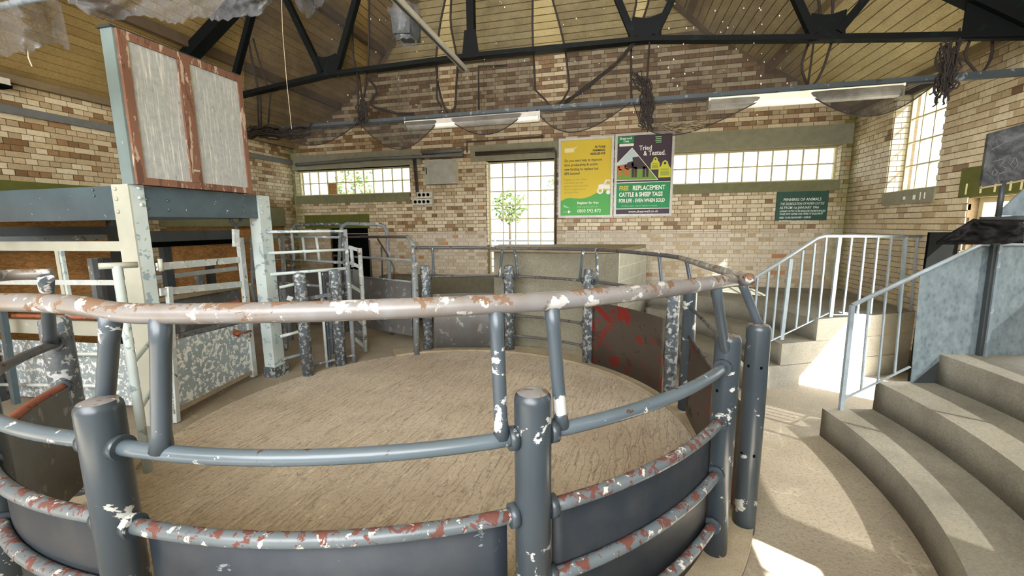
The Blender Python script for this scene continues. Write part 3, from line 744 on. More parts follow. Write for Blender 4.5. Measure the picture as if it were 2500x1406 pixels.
# gate over the aisle side opening: straight rails and brown sheet
a_, b_ = ringpt(19.5, 2.63), ringpt(-18.6, 2.72)
g = thing('ring_gate', 'brown sheeted ring gate with two thin rails at the aisle', 'gate', (a_+b_)/2)
dirv = (b_-a_).normalized()
for z, z2 in ((1.17, 1.12), (.86, .80)):
    mb = MB(); mb.tube([a_+dirv*.07+Vector((0,0,z)), b_-dirv*.07+Vector((0,0,z2))], .016, 10); mb.build('rail', MAT['top_rail_dark'], g)
nrm = dirv.cross(Vector((0,0,1)))*.004
mb = MB(); mb.prism([a_+dirv*.12+Vector((0,0,.05)), b_-dirv*.12+Vector((0,0,.05)), b_-dirv*.12+Vector((0,0,.80)), a_+dirv*.12+Vector((0,0,.84))], nrm); mb.build('sheet', MAT['sheet_red'], g)

# top rail: one long bent pipe carried on short struts
near = [(0, 718), (0, 718), (150, 742), (290, 762), (400, 766), (700, 762), (1000, 752), (1215, 742), (1345, 735), (1480, 722), (1610, 708), (1745, 690), (1800, 683)]
far = [(1660, 629), (1610, 622), (1500, 612), (1390, 608), (1260, 606), (1130, 605), (1055, 605), (1005, 605)]
RT = 2.655
P_near = [at_cyl(x, y, RT) for x, y in near]
end_ = at_z(128, 668, 1.74)
left_ = [end_]+[ringpt(a, 2.66, 1.745) for a in (-135, -128, -121, -114, -107)]
corner = at_z(1829, 681, 1.735)
far_start = at_cyl(1660, 629, 2.62, True)
P_far = [at_cyl(x, y, 2.62, True) for x, y in far]
path = left_+P_near[2:]+[corner]
def smooth_path(P, sub=4):
    out = []
    for i in range(len(P)-1):
        p0 = P[max(i-1, 0)]; p1 = P[i]; p2 = P[i+1]; p3 = P[min(i+2, len(P)-1)]
        for k in range(sub):
            t = k/sub
            out.append(.5*((2*p1)+(p2-p0)*t+(2*p0-5*p1+4*p2-p3)*t*t+(3*p1-p0-3*p2+p3)*t**3))
    return out+[P[-1]]
tr = thing('ring_top_rail', 'thick rust stained white pipe rail sweeping across the foreground', 'railing', ringpt(-75, RT))
sp_ = smooth_path(path+[corner*.9+P_far[0]*.1, corner*.5+P_far[0]*.5, P_far[0]], 6)
nr_ = len(sp_); mb = MB(); mb.tube(sp_, [.0345 if k < nr_-22 else .0345-.0085*min(1, (k-nr_+22)/6) for k in range(nr_)], 18); mb.build('pipe', MAT['top_rail'], tr)
tr2 = thing('ring_top_rail', 'thin dark pipe rail along the far side of the ring', 'railing', ringpt(75, RT))
mb = MB(); mb.tube(smooth_path(P_far), .024, 14); mb.build('pipe', MAT['top_rail_dark'], tr2)
def strut(parent, top, bot, r0, r1, mat):
    mb = MB(); mb.tube([top, top*.8+bot*.2, bot*.85+top*.15, bot], [r0*1.12, r0, r1, r1*1.25], 14); mb.build('strut', MAT[mat], parent)
for (x0, y0, x1, y1, r) in ((1211, 745, 1224, 1035, .0255), (1346, 738, 1371, 1008, .0255), (1746, 692, 1776, 880, .0255), (392, 766, 392, 1082, .031)):
    tpt = at_cyl(x0, y0, RT); bpt = at_cyl(x1, y1, RR); bpt.z = ZR[0]+.01
    strut(tr, tpt, bpt, r, r, 'strut_paint')
strut(tr, at_cyl(272, 764, RT), at_z(252, 1048, ZR[0]), .030, .030, 'strut_paint')
p3b = ringpt(-18.6, 2.74, 1.39); strut(tr, at_xy(1808, 682, p3b.x-.03, p3b.y-.05), p3b, .026, .024, 'strut_paint')
p0 = POSTS['P0'][0]; strut(tr, at_z(112, 680, 1.73), ringpt(-141, 2.64, 1.24), .034, .034, 'strut_paint')
for (x0, x1, a) in ((1056, 1063, 113.6), (1227, 1234, 90.8), (1256, 1263, 84.2), (1424, 1430, 61.8), (1456, 1463, 55.2), (1609, 1621, 30.5)):
    y0 = 612 if x0 < 1500 else 622
    tpt = at_cyl(x0, y0-6, 2.62, True); bpt = ringpt(a, RR, ZR[0]); strut(tr2, tpt, bpt, .021, .019, 'strut_paint')
q = ringpt(19.5, 2.64, 1.40); strut(tr2, at_cyl(1676, 634, 2.6, True), q, .021, .021, 'strut_paint')

# ------------------------------------------------------------------ terraces
def r2(a): return 4.19+(.34*max(0, min(1, (a-28)/22)) if a > 20 else 0)
def r3(a): return 4.70+(.14*max(0, min(1, (a-28)/15)) if a > 20 else 0)
def rout(a):
    ca, sa = math.cos(math.radians(a)), math.sin(math.radians(a))
    rx = (XR-.015-RC.x)/ca if ca > .05 else 99; ry = (YF-.024-RC.y)/sa if sa > .05 else ((YB+.02-RC.y)/sa if sa < -.05 else 99)
    return min(rx, ry)
st = thing('terrace', 'curved concrete viewing steps in the lower corner', 'steps', ringpt(-15, 4.2))
for z0, z1, r in ((0, .275, 3.72), (.275, .55, 4.17), (.55, .825, 4.66)):
    mb = MB(); mb.sector(RC, r, rout, -58, 10, 0 if z0 == 0 else z0-.01, z1, 40); mb.build('step', MAT['step_concrete'], st)
st2 = thing('terrace', 'curved concrete steps below the far handrail by the brick wall', 'steps', ringpt(40, 4.2))
for z0, z1, r, ae in ((0, .275, 3.72, 58.9), (.275, .55, r2, 59.8), (.55, .825, r3, 61.2)):
    mb = MB(); mb.sector(RC, r, rout, 27, ae, 0 if z0 == 0 else z0-.01, z1, 48); mb.build('step', MAT['step_concrete'], st2)
# low mossy plinth along the far wall
mb = MB(); mb.box(-5.0, -1.62, 8.12, YF-.024, 0, .95); mb.build('trim_5', MAT['plinth_moss'], kind='structure', label='mossy concrete plinth along the foot of the brick wall')
# rostrum of rendered block
fA, fB = at_z(1203, 612, 1.60), at_z(1511, 618, 1.60)
fA = Vector((-.293*6.75, 6.75, 0)); fB = Vector((.0098*6.6, 6.6, 0)); bB = Vector((.0695*8.1, 8.1, 0)); bA = Vector((-2.2, 8.1, 0))
ro = thing('rostrum', 'grey cement rostrum wall with concrete block end behind the ring', 'rostrum', (fA+bB)/2)
TOPZ = 1.58
mb = MB(); mb.prism([fA, fB, bB, bA], (0, 0, TOPZ)); mb.build('body', MAT['render_cement'], ro)
mb = MB(); e = .05; mb.prism([fA+Vector((-e,-e,TOPZ)), fB+Vector((-.01,-e,TOPZ)), bB+Vector((-.01,0,TOPZ)), bA+Vector((-e,0,TOPZ))], (0,0,.06)); mb.build('coping', MAT['timber'], ro)
dv = (bB-fB); Ls = dv.length; dv.normalize(); nv = Vector((dv.y, -dv.x, 0))
mb = MB(); mb.prism([fB+nv*.001, bB+nv*.001, bB+nv*.006, fB+nv*.006], (0,0,TOPZ)); mb.build('mortar_bed', MAT['block_joint'], ro)
for j in range(7):
    z0 = TOPZ-.225*(j+1)+.008; z1 = TOPZ-.225*j-.008
    s = -.22*(j % 2)
    while s < Ls:
        a0, a1 = max(s, 0)+.006, min(s+.44, Ls)-.006
        if a1-a0 > .03:
            mb = MB(); mb.prism([fB+dv*a0+nv*.004, fB+dv*a1+nv*.004, fB+dv*a1+nv*.014, fB+dv*a0+nv*.014], (0,0,1)); 
            for v_ in mb.v: v_.z = (max(z0, 0.0) if v_.z < .5 else z1)
            mb.build('block', MAT['block'], ro)
        s += .44

# ------------------------------------------------------------------ handrails on the terraces
def hrail(label, a, pts, posts, balusters, mat, rr=.02):
    pass
A1 = 9.6
def rad1(r, z): return ringpt(A1, r, z)
p0_, n_ = ringpt(A1, 3.0), Vector((math.sin(math.radians(A1)), -math.cos(math.radians(A1)), 0))
def nearpl(x, y): return at_pl(x, y, p0_, n_)
h1 = thing('handrail', 'short pale handrail with thin balusters beside the galvanised screen', 'handrail', nearpl(2053, 1000))
t0, t1 = nearpl(2081, 745), nearpl(2396, 597)
tend = t1+(ringpt(A1, 6, 0)-ringpt(A1, 3, 0)).normalized()*.45; tend.z = t1.z
mb = MB(); mb.tube([t0, t1, tend], .019, 10); mb.build('top_rail', MAT['rail_blue'], h1)
base = nearpl(2053, 1000); base.z = .275
mb = MB(); mb.bar(base, t0, .035, .03, up=n_); mb.build('post', MAT['rail_blue'], h1)
bl0, bl1 = nearpl(2062, 972), nearpl(2222, 895)
mb = MB(); mb.bar(bl0, bl1, .018, .012); mb.build('bottom_rail', MAT['rail_blue'], h1)
for xb, yb, xt, yt in ((2102, 952, 2122, 728), (2143, 932, 2164, 707), (2184, 913, 2204, 688)):
    mb = MB(); mb.bar(nearpl(xb, yb), nearpl(xt, yt), .014, .014, up=n_); mb.build('baluster', MAT['rail_blue'], h1)
scr = thing('metal_screen', 'galvanised sheet screen on the near steps below the chalkboard', 'screen', nearpl(2300, 930))
B = [nearpl(2224, 932), nearpl(2302, 866), nearpl(2384, 866)]
pts = [nearpl(2222, 938), nearpl(2245, 672), nearpl(2396, 600), nearpl(2422, 600), nearpl(2382, 868), nearpl(2302, 872)]
mb = MB(); mb.prism(pts, n_*.006); mb.build('sheet', MAT['galvanised'], scr)
q1, q2 = nearpl(2422, 600), nearpl(2382, 868)
eR = (ringpt(A1, 6)-ringpt(A1, 3)).normalized()
mb = MB(); mb.prism([q2, q1, q1+eR*.47, q2+eR*.47], n_*.006); mb.build('sheet', MAT['galvanised'], scr)
mb = MB(); mb.prism([nearpl(2226, 939), nearpl(2302, 870), nearpl(2300, 940)], n_*-.006); mb.build('shade_plate', MAT['dark_steel'], scr)  # added dark plate filling the gap where shade lies below the sheet
mb = MB(); mb.bar(nearpl(2384, 868)+n_*.03, nearpl(2421, 596)+n_*.03, .05, .03, up=n_); mb.build('post', MAT['dark_steel'], scr)
mb = MB(); mb.bar(nearpl(2390, 868)+n_*.05, nearpl(2427, 596)+n_*.05, .025, .02, up=n_); mb.build('edge_strip', MAT['galv_post'], scr)
# far handrail
A2 = 27.6
p02_, n2_ = ringpt(A2, 3.0), Vector((math.sin(math.radians(A2)), -math.cos(math.radians(A2)), 0))
def farpl(x, y): return at_pl(x, y, p02_, n2_)
h2 = thing('handrail', 'long pale handrail with balusters climbing the far steps', 'handrail', farpl(1912, 830))
mb = MB(); mb.tube([farpl(1828, 688), farpl(1995, 581), farpl(2012, 576), farpl(2275, 577)], .019, 10); mb.build('top_rail', MAT['rail_blue'], h2)
mb = MB(); mb.bar(farpl(1868, 838), farpl(2022, 764), .018, .012); mb.build('bottom_rail', MAT['rail_blue'], h2)
mb = MB(); mb.bar(farpl(2030, 768), farpl(2260, 769), .018, .012); mb.build('bottom_rail', MAT['rail_blue'], h2)
for xb, yb, xt, yt, w_ in ((1908, 829, 1931, 632, .042), (2027, 778, 2050, 578, .042), (2194, 778, 2211, 578, .04)):
    mb = MB(); mb.bar(farpl(xb, yb), farpl(xt, yt), .03, w_, up=eR); mb.build('post', MAT['rail_blue'], h2)
for xb, yb, xt, yt in ((1840, 800, 1850, 676), (1864, 815, 1877, 663), (1885, 830, 1902, 646), (1943, 800, 1961, 611), (1971, 787, 1990, 594), (1999, 774, 2018, 578), (2058, 768, 2080, 578), (2093, 768, 2113, 578), (2125, 768, 2144, 578), (2158, 768, 2176, 578), (2222, 768, 2240, 578)):
    mb = MB(); mb.bar(farpl(xb, yb), farpl(xt, yt), .02, .02, up=eR); mb.build('baluster', MAT['rail_blue'], h2)
# ------------------------------------------------------------------ weighing frame
WX, WY = -4.46, 3.05
WT, WBOT = 2.44, 2.14
wfm = thing('weighing_frame', 'pale blue riveted steel weighing frame carrying the cabinet', 'weighing frame', (WX-.6, 3.8, 0))
cx0 = at_y(270, 450, WY).x; cy1 = at_x(350, 452, WX).y; ccx = at_y(312, 450, WY).x
c1x0, c1x1 = cx0, WX; c1y0, c1y1 = WY, cy1
mb = MB(); mb.box(c1x0, c1x1, c1y0, c1y0+.014, 0, WT); col = mb.build('column', MAT['frame_cream'], wfm, label='cream flange of the corner column')
mb = MB(); mb.box(c1x1-.014, c1x1, c1y0+.014, c1y1, 0, WT); col2 = mb.build('column', MAT['frame_pale'], wfm, label='white flaking flange of the corner column')
mb = MB(); mb.box(c1x0+.02, c1x1-.014, c1y0+.014, c1y0+.1, .0, WT-.01); mb.build('column', MAT['frame_cream'], wfm)
c2y0 = at_x(627, 475, WX).y; c2y1 = at_x(655, 480, WX).y
mb = MB(); mb.box(WX-.15, WX+.012, c2y0, c2y1, 0, WT-.01); mb.build('column', MAT['frame_pale'], wfm)
mb = MB(); mb.box(WX-.14, WX+.04, c2y0-.03, c2y1+.03, 0, .14); mb.build('foot', MAT['post_worn'], wfm)
mb = MB(); mb.box(WX-.10, WX-.012, c1y1-.1, c2y0, WBOT, WT-.01); bA_ = mb.build('beam', MAT['beam_blue'], wfm, label='blue grey top beam speckled white')
mb = MB(); mb.box(-7.2, c1x0+.02, WY+.02, WY+.11, WBOT-.03, WT-.01); bB_ = mb.build('beam', MAT['beam_blue'], wfm, label='blue grey side beam')
mb = MB(); mb.box(-7.2, WX-.02, c2y1-.12, c2y1-.03, WBOT, WT-.02); mb.build('beam', MAT['dark_steel'], wfm)
mb = MB(); mb.box(-7.2, -7.08, WY+.05, c2y1-.03, WBOT, WT-.02); mb.build('beam', MAT['dark_steel'], wfm)
mb = MB(); mb.box(-7.2, -7.06, WY, WY+.14, 0, WT); mb.build('column', MAT['dark_steel'], wfm)
mb = MB(); mb.box(-7.2, -7.06, c2y1-.14, c2y1, 0, WT); mb.build('column', MAT['dark_steel'], wfm)
def rivet(p, n, parent, r=.017, mat='frame_pale'):
    mb = MB(); p = Vector(p); n = Vector(n); mb.tube([p, p+n*.010, p+n*.016], [r, r*.85, r*.35], 8); mb.build('rivet', MAT[mat], parent)
for x, y in ((281, 461), (285, 486), (289, 517)): rivet(at_y(x, y, WY-.001), (0,-1,0), wfm, .02, 'frame_cream')
for x, y in ((338, 459), (341, 483), (345, 500)): rivet(at_x(x, y, WX), (1,0,0), wfm, .019)
for x, y in ((357, 487), (360, 508), (408, 490), (411, 512), (592, 503), (594, 518), (624, 504), (626, 520)): rivet(at_x(x, y, WX-.012), (1,0,0), wfm, .015, 'beam_blue')
for x, y in ((228, 464), (231, 478)): rivet(at_y(x, y, WY+.02), (0,-1,0), wfm, .015, 'beam_blue')
for x, y in ((636, 485), (638, 503), (640, 519)): rivet(at_x(x, y, WX+.012), (1,0,0), wfm, .015)

# dial cabinet on top
CX = WX+.10
cab = thing('dial_cabinet', 'wood framed twin pane cabinet standing on the weighing frame', 'cabinet', (CX-.1, 3.75, WT-.005))
def cp(x, y): return at_x(x, y, CX)
TLc, TRc, BRc, BLc = cp(291, 72), cp(592, 186), cp(614, 470), cp(331, 443)
y0, y1 = (TLc.y+BLc.y)/2, (TRc.y+BRc.y)/2; z1 = (TLc.z+TRc.z)/2; z0 = WT-.003
mb = MB(); mb.box(CX-.17, CX-.03, y0-.02, y0+.0, z0, z1+.02); mb.build('side_panel', MAT['cabinet_side'], cab, label='grey blue side of the cabinet')
mb = MB(); mb.box(CX-.17, CX-.155, y0, y1, z0, z1); mb.build('back_panel', MAT['dark_steel'], cab)
mb = MB(); mb.box(CX-.17, CX-.03, y1-.02, y1, z0, z1); mb.build('side_panel', MAT['cabinet_side'], cab)
mb = MB(); mb.box(CX-.19, CX-.02, y0-.04, y1+.01, z1, z1+.02); mb.build('top_panel', MAT['dark_steel'], cab)
ym = cp(465, 300).y; fw = .075
fr = MB()
for a, b, c, d in ((y0, y0+fw, z0, z1), (y1-fw*.7, y1, z0, z1), (y0+fw, y1-fw*.7, z0, z0+fw*.9), (y0+fw, y1-fw*.7, z1-fw, z1)):
    mb = MB(); mb.box(CX-.03, CX, a, b, c, d); mb.build('frame', MAT['frame_wood'], cab)
mb = MB(); mb.box(CX-.03, CX+.006, ym-.06, ym+.06, z0+fw*.9, z1-fw); mb.build('mullion', MAT['frame_wood'], cab)
for a, b in ((y0+fw, ym-.06), (ym+.06, y1-fw*.7)):
    mb = MB(); mb.box(CX-.024, CX-.016, a, b, z0+fw*.9, z1-fw); mb.build('pane', MAT['streaked_pane'], cab)
mb = MB(); mb.box(CX+.006, CX+.016, ym-.03, ym+.03, z0+.18, z0+.20); mb.build('latch', MAT['alu'], cab)

# near side of the weigh crate, bars and boards (in the plane of the side beam)
side = thing('crate_bars', 'weigh crate side of white bars, straps and boards under the blue beam', 'crate', (-5.6, WY+.1, 0))
def sp(x, y, d=0.0): return at_y(x, y, WY+.06+d)
def strip(par, name, x0, y0_, x1, y1_, h0, mat, th=.02, d=0.0):
    a, b = sp(x0, y0_, d), sp(x1, y1_, d); h = abs(sp(x0, y0_+h0, d).z-a.z)
    dz = Vector((0,0,h)); mb = MB(); mb.prism([a, b, b-dz, a-dz], (0, th, 0)); return mb.build(name, MAT[mat], par)
strip(side, 'top_rail', -120, 590, 300, 589, 21, 'frame_cream')
strip(side, 'upright', 134, 612, 134, 612, 1, 'frame_cream') if False else None
for xa, ya, xb, yb, w_, m_ in ((141, 612, 168, 775, .05, 'frame_cream'), (150, 612, 178, 775, .03, 'frame_pale')):
    mb = MB(); mb.bar(sp(xa, ya), sp(xb, yb), .03, w_, up=(1,0,0)); mb.build('upright', MAT[m_], side)
strip(side, 'strap', -60, 683, 308, 684, 11, 'gate_pale', .012, -.02)
mb = MB(); mb.tube([sp(-80, 768, -.03), sp(236, 775, -.03)], .02, 10); mb.build('rail', MAT['rust_rail'], side)
strip(side, 'board', -60, 742, 250, 752, 14, 'timber', .03)
strip(side, 'board', -60, 776, 340, 788, 32, 'frame_cream', .03, .05)
strip(side, 'sheet', -60, 826, 345, 842, 130, 'gate_sheet', .01, .12)
for ya, yb in ((868, 884), (942, 962)):
    mb = MB(); mb.tube([sp(-60, ya-4, .02), sp(250, yb-22 if False else yb-20, .02)], .02, 10); mb.build('rail', MAT['gate_pale'], side)
mb = MB(); mb.bar(sp(2, 735, -.1), sp(40, 985, -.1), .05, .06, up=(1,0,0)); mb.build('upright', MAT['beam_blue'], side)
# pale handle rail beside the corner column
hs = thing('rail_stub', 'cream pipe stub on a pale blue post before the corner column', 'rail', at_z(305, 800, 0.0))
a, b = at_xy(241, 650, -3.79, 2.31), at_xy(336, 646, -3.70, 2.52)
mb = MB(); mb.tube([a, b], .024, 12); mb.build('pipe', MAT['frame_cream'], hs)
c_ = a*.55+b*.45; d_ = c_.copy(); d_.z = 0
mb = MB(); mb.tube([c_, d_], .032, 12); mb.build('post', MAT['frame_pale'], hs)
for z in (.55, .95):
    mb = MB(); mb.tube([Vector((c_.x, c_.y, z)), Vector((WX+.02, WY+.05, z+.02))], .02, 10); mb.build('rail', MAT['frame_pale'], hs)

# exit gate of the weigh crate, standing ajar
GA, GB = at_z(428, 1035, 0), at_z(620, 924, 0)
gn = Vector((-(GB-GA).y, (GB-GA).x, 0)).normalized()
if gn.dot(CAM-GA) < 0: gn = -gn
gp = lambda x, y: at_pl(x, y, GA, gn)
ga = thing('crate_gate', 'white flaking crate gate with sheeted lower half standing ajar in the ring', 'gate', (GA+GB)/2)
def gstrip(name, x0, y0_, x1, y1_, h, mat, d=0.0, par=None):
    a, b = gp(x0, y0_), gp(x1, y1_); dz = Vector((0,0,h)); mb = MB(); mb.prism([a+gn*d, b+gn*d, b+gn*d-dz, a+gn*d-dz], -gn*.02); return mb.build(name, MAT[mat], par or ga)
gstrip('bar', 384, 642, 584, 627, .075, 'gate_pale'); gstrip('bar', 392, 704, 592, 686, .075, 'gate_pale')
gstrip('bar', 398, 770, 604, 730, .03, 'rust_rail', -.05)
gstrip('bar', 415, 820, 606, 772, .05, 'rail_rusty', .012)
pa, pb, pc, pd = gp(418, 832), gp(606, 786), gp(612, 906), gp(424, 1008)
mb = MB(); mb.prism([pa, pb, pc, pd], -gn*.012); mb.build('sheet', MAT['gate_sheet'], ga)
gstrip('bottom_bar', 424, 1000, 614, 904, .05, 'kerb_concrete', .01)
mb = MB(); mb.bar(gp(412, 700), gp(432, 1030), .05, .04, up=gn); mb.build('stile', MAT['gate_pale'], ga)
mb = MB(); mb.bar(gp(585, 580), gp(620, 918), .05, .085, up=(GB-GA)); mb.build('stile', MAT['gate_pale'], ga)
mb = MB(); mb.bar(gp(603, 790), gp(616, 900), .03, .03, up=gn); mb.build('stile', MAT['frame_pale'], ga)
mb = MB(); mb.tube([gp(572, 815)+gn*.03, gp(607, 808)+gn*.03], .016, 8); mb.build('bolt', MAT['rust_rail'], ga)
mb = MB(); mb.prism([gp(570, 803)+gn*.006, gp(588, 808)+gn*.006, gp(582, 824)+gn*.006, gp(566, 816)+gn*.006], gn*.006); mb.build('latch_plate', MAT['rust_rail'], ga)
mb = MB(); mb.tube([gp(388, 632)+gn*.01, gp(392, 662)+gn*.01], .02, 10); mb.build('hinge', MAT['frame_cream'], ga)
hk = thing('hanger_hook', 'dark double hook hanging under the speckled beam', 'hook', at_x(577, 545, WX-.1))
hx = WX-.08
for xs in (566, 590):
    mb = MB(); mb.tube([at_x(xs-4, 527, hx), at_x(xs-2, 540, hx), at_x(577, 553, hx), at_x(579, 570, hx)], .018, 8); mb.build('hook', MAT['dark_steel'], hk)
mb = MB(); mb.bar(at_x(575, 560, hx), at_x(576, 602, hx), .04, .07, up=(0,1,0)); mb.build('link', MAT['gate_pale'], hk)
# inner crate: dark cross beams, trough, far posts
cr = thing('weigh_crate', 'dark inner weigh crate with cross beams and grey trough boards', 'crate', (-5.7, 3.9, 0))
ix = -5.35
def ip(x, y, X=ix): return at_x(x, y, X)
for x0, y0_, x1, y1_, h, m_, X in ((366, 562, 567, 563, .12, 'dark_steel', -4.95), (372, 584, 570, 580, .09, 'black_void', -5.3), (340, 672, 580, 655, .06, 'gate_pale', -5.9), (330, 715, 585, 714, .05, 'timber', -5.2), (330, 722, 585, 720, .22, 'sheet_worn', -5.25), (330, 775, 600, 770, .32, 'sheet_worn', -5.1), (-40, 555, 285, 552, .10, 'dark_steel', -6.2), (-40, 570, 255, 565, .11, 'race_grey', -6.6)):
    a, b = ip(x0, y0_, X), ip(x1, y1_, X)
    zc = (a.z+b.z)/2
    mb = MB(); mb.box(X-.04, X, min(a.y, b.y), max(a.y, b.y), zc-h, zc); mb.build('cross_beam', MAT[m_], cr)
for x, y0_, X, w_, m_ in ((404, 575, -5.6, .10, 'dark_steel'), (516, 640, -6.3, .10, 'dark_steel'), (490, 660, -6.2, .09, 'race_grey'), (238, 630, -6.0, .12, 'race_grey'), (262, 630, -5.8, .10, 'dark_steel')):
    a = ip(x, y0_, X); mb = MB(); mb.box(X-.08, X, a.y-w_/2, a.y+w_/2, 0, a.z); mb.build('post', MAT[m_], cr)

# ------------------------------------------------------------------ pen gates between crate and ring
ring_post('G1', 157, 'thick flaking post at the corner of the pen gate', 'post_worn', .075, 2.53, 1.42, 'pen posts')
ring_post('G3', 145.7, 'round flaking post behind the grey channel post', 'post_worn', .08, 2.61, 1.42, 'pen posts')
pg1, pg3 = POSTS['G1'][0], POSTS['G3'][0]
gG = at_z(806, 893, 0); t = thing('channel_post', 'grey blue steel channel post against a round post', 'post', gG)
mb = MB(); mb.box(gG.x-.05, gG.x+.03, gG.y-.02, gG.y+.0, 0, 1.42); mb.box(gG.x-.05, gG.x-.04, gG.y, gG.y+.06, 0, 1.42); mb.build('channel', MAT['strut_paint'], t)
# white bar fence from the frame column to the tall stile
colP = Vector((WX, (c2y0+c2y1)/2, 0)); stP = at_z(866, 885, 0)
fn = Vector((-(stP-colP).y, (stP-colP).x, 0)).normalized(); fp = lambda x, y: at_pl(x, y, colP, fn)
pf_ = thing('pen_fence', 'white bar fence running from the frame column to a tall stile', 'fence', (colP+stP)/2)
for x0, y0_, x1, y1_, r, m_ in ((650, 566, 846, 564, .02, 'frame_pale'), (655, 618, 846, 609, .02, 'frame_pale'), (660, 670, 846, 655, .022, 'frame_pale'), (682, 702, 726, 692, .02, 'gate_pale'), (684, 822, 733, 809, .022, 'gate_pale'), (688, 878, 738, 864, .022, 'race_grey'), (762, 892, 860, 868, .02, 'race_grey')):
    mb = MB(); mb.tube([fp(x0, y0_), fp(x1, y1_)], r, 10); mb.build('rail', MAT[m_], pf_)
mb = MB(); mb.bar(fp(842, 560), fp(848, 640), .05, .05, up=fn); mb.build('stile', MAT['race_grey'], pf_)
mb = MB(); mb.tube([fp(848, 640), fp(865, 885)], .034, 12); mb.build('stile', MAT['race_grey'], pf_)
mb = MB(); mb.tube([fp(780, 664), fp(800, 908)], .02, 10); mb.build('bar', MAT['gate_pale'], pf_)
mb = MB(); mb.bar(fp(716, 732)+Vector((.06,-.1,0)), fp(842, 711)+Vector((.02,-.05,0)), .03, .05); mb.build('latch_bar', MAT['rail_rusty'], pf_)
mb = MB(); mb.bar(fp(707, 723)+Vector((.05,-.1,0)), fp(720, 727)+Vector((.05,-.1,0)), .03, .06); mb.build('latch_bar', MAT['gate_pale'], pf_)
# tall bent pipe hoops of the race
def hoop(label, pts, r, mat, Y, extra=()):
    P = [at_y(x, y, Y) for x, y in pts]; t = thing('race_hoop', label, 'hoop', Vector((P[0].x, P[0].y, 0)), 'pipe hoops over the race')
    P = [Vector((P[0].x, P[0].y, 0))]+P+([Vector((P[-1].x, P[-1].y, 0))] if P[-1].z < P[0].z+.6 else [])
    mb = MB(); mb.tube(P, r, 10); mb.build('hoop', MAT[mat], t)
    for q in extra:
        mb = MB(); mb.tube([at_y(x, y, Y+.02) for x, y in q], r*.8, 8); mb.build('bar', MAT[mat], t)
hoop('bent grey pipe hoop over the left part of the race', [(709, 590), (711, 562), (719, 551), (733, 548), (822, 547), (834, 551)], .031, 'post_worn', 6.95)
hoop('bent grey pipe hoop nearest the dark doorway', [(828, 640), (831, 565), (836, 552), (848, 546), (926, 548), (938, 553), (945, 568), (950, 660)], .034, 'race_grey', 6.9)
# thin slatted gate panel standing behind the white fence
sg = thing('slatted_gate', 'pale gate of short vertical bars behind the white fence', 'gate', at_y(700, 700, 5.6).xy.to_3d())
for x0, x1 in ((681, 690), (711, 718), (739, 746), (772, 780)):
    mb = MB(); mb.tube([at_y(x0, 580 if x0 != 711 else 560, 5.6), at_y(x1, 636, 5.6)], .021, 8); mb.build('bar', MAT['gate_pale'], sg)
for q in (((668, 631), (836, 641)), ((640, 578), (830, 579))):
    mb = MB(); mb.tube([at_y(*q[0], 5.62), at_y(*q[1], 5.62)], .022, 8); mb.build('rail', MAT['race_grey'], sg)
for q in (((672, 690), (800, 700)), ((688, 690), (712, 830)),):
    mb = MB(); mb.tube([at_y(*q[0], 5.3), at_y(*q[1], 5.3)], .022 if q[0][0] == 672 else .035, 8); mb.build('rail', MAT['race_grey'], sg)
for xx in (683, 800):
    p = at_y(xx, 690, 5.62); mb = MB(); mb.tube([Vector((p.x, p.y, 0)), p], .025, 8); mb.build('leg', MAT['race_grey'], sg)
# dark ladder like gate left of the column
lg = thing('ladder_gate', 'dark grey leaning bar gate beside the chipboard', 'gate', at_z(640, 815, 0))
LY = 5.35
lp = lambda x, y: at_y(x, y, LY)
mb = MB(); mb.bar(lp(616, 577), lp(618, 690), .04, .05, up=(1,0,0)); mb.bar(lp(613, 690), lp(642, 818), .04, .05, up=(1,0,0)); mb.build('stile', MAT['race_grey'], lg)
mb = MB(); mb.bar(lp(616, 573), lp(680, 577), .04, .05); mb.build('rail', MAT['race_grey'], lg)
for y0_, y1_ in ((613, 617), (632, 634), (680, 690), (728, 742), (778, 800)):
    mb = MB(); mb.tube([lp(612+(y0_-613)*.1, y0_), lp(690, y1_)], .02, 8); mb.build('rail', MAT['race_grey'], lg)
mb = MB(); mb.bar(lp(689, 575), lp(700, 850), .04, .05, up=(1,0,0)); mb.build('stile', MAT['race_grey'], lg)
# small open gate
og0, og1 = at_z(863, 872, 0), at_z(894, 860, 0); 
og = thing('open_gate', 'narrow open pen gate with pale stile beside the thin ring post', 'gate', og1)
Yo = og1.y; op = lambda x, y: at_y(x, y, Yo)
mb = MB(); mb.tube([op(878, 606), op(893, 858)], .034, 12); mb.build('stile', MAT['gate_pale'], og)
mb = MB(); mb.tube([op(857, 603), op(862, 652)], .028, 10); mb.build('stile', MAT['gate_pale'], og)
for q in (((852, 603), (878, 611)), ((855, 641), (884, 654)), ((858, 697), (889, 716)), ((866, 770), (888, 792)), ((866, 826), (892, 848))):
    mb = MB(); mb.bar(op(*q[0]), op(*q[1]), .025, .05); mb.build('rail', MAT['gate_pale'], og)
mb = MB(); mb.prism([op(862, 655), op(882, 668), op(890, 840), op(866, 815)], (0, .01, 0)); mb.build('sheet', MAT['sheet_worn'], og)
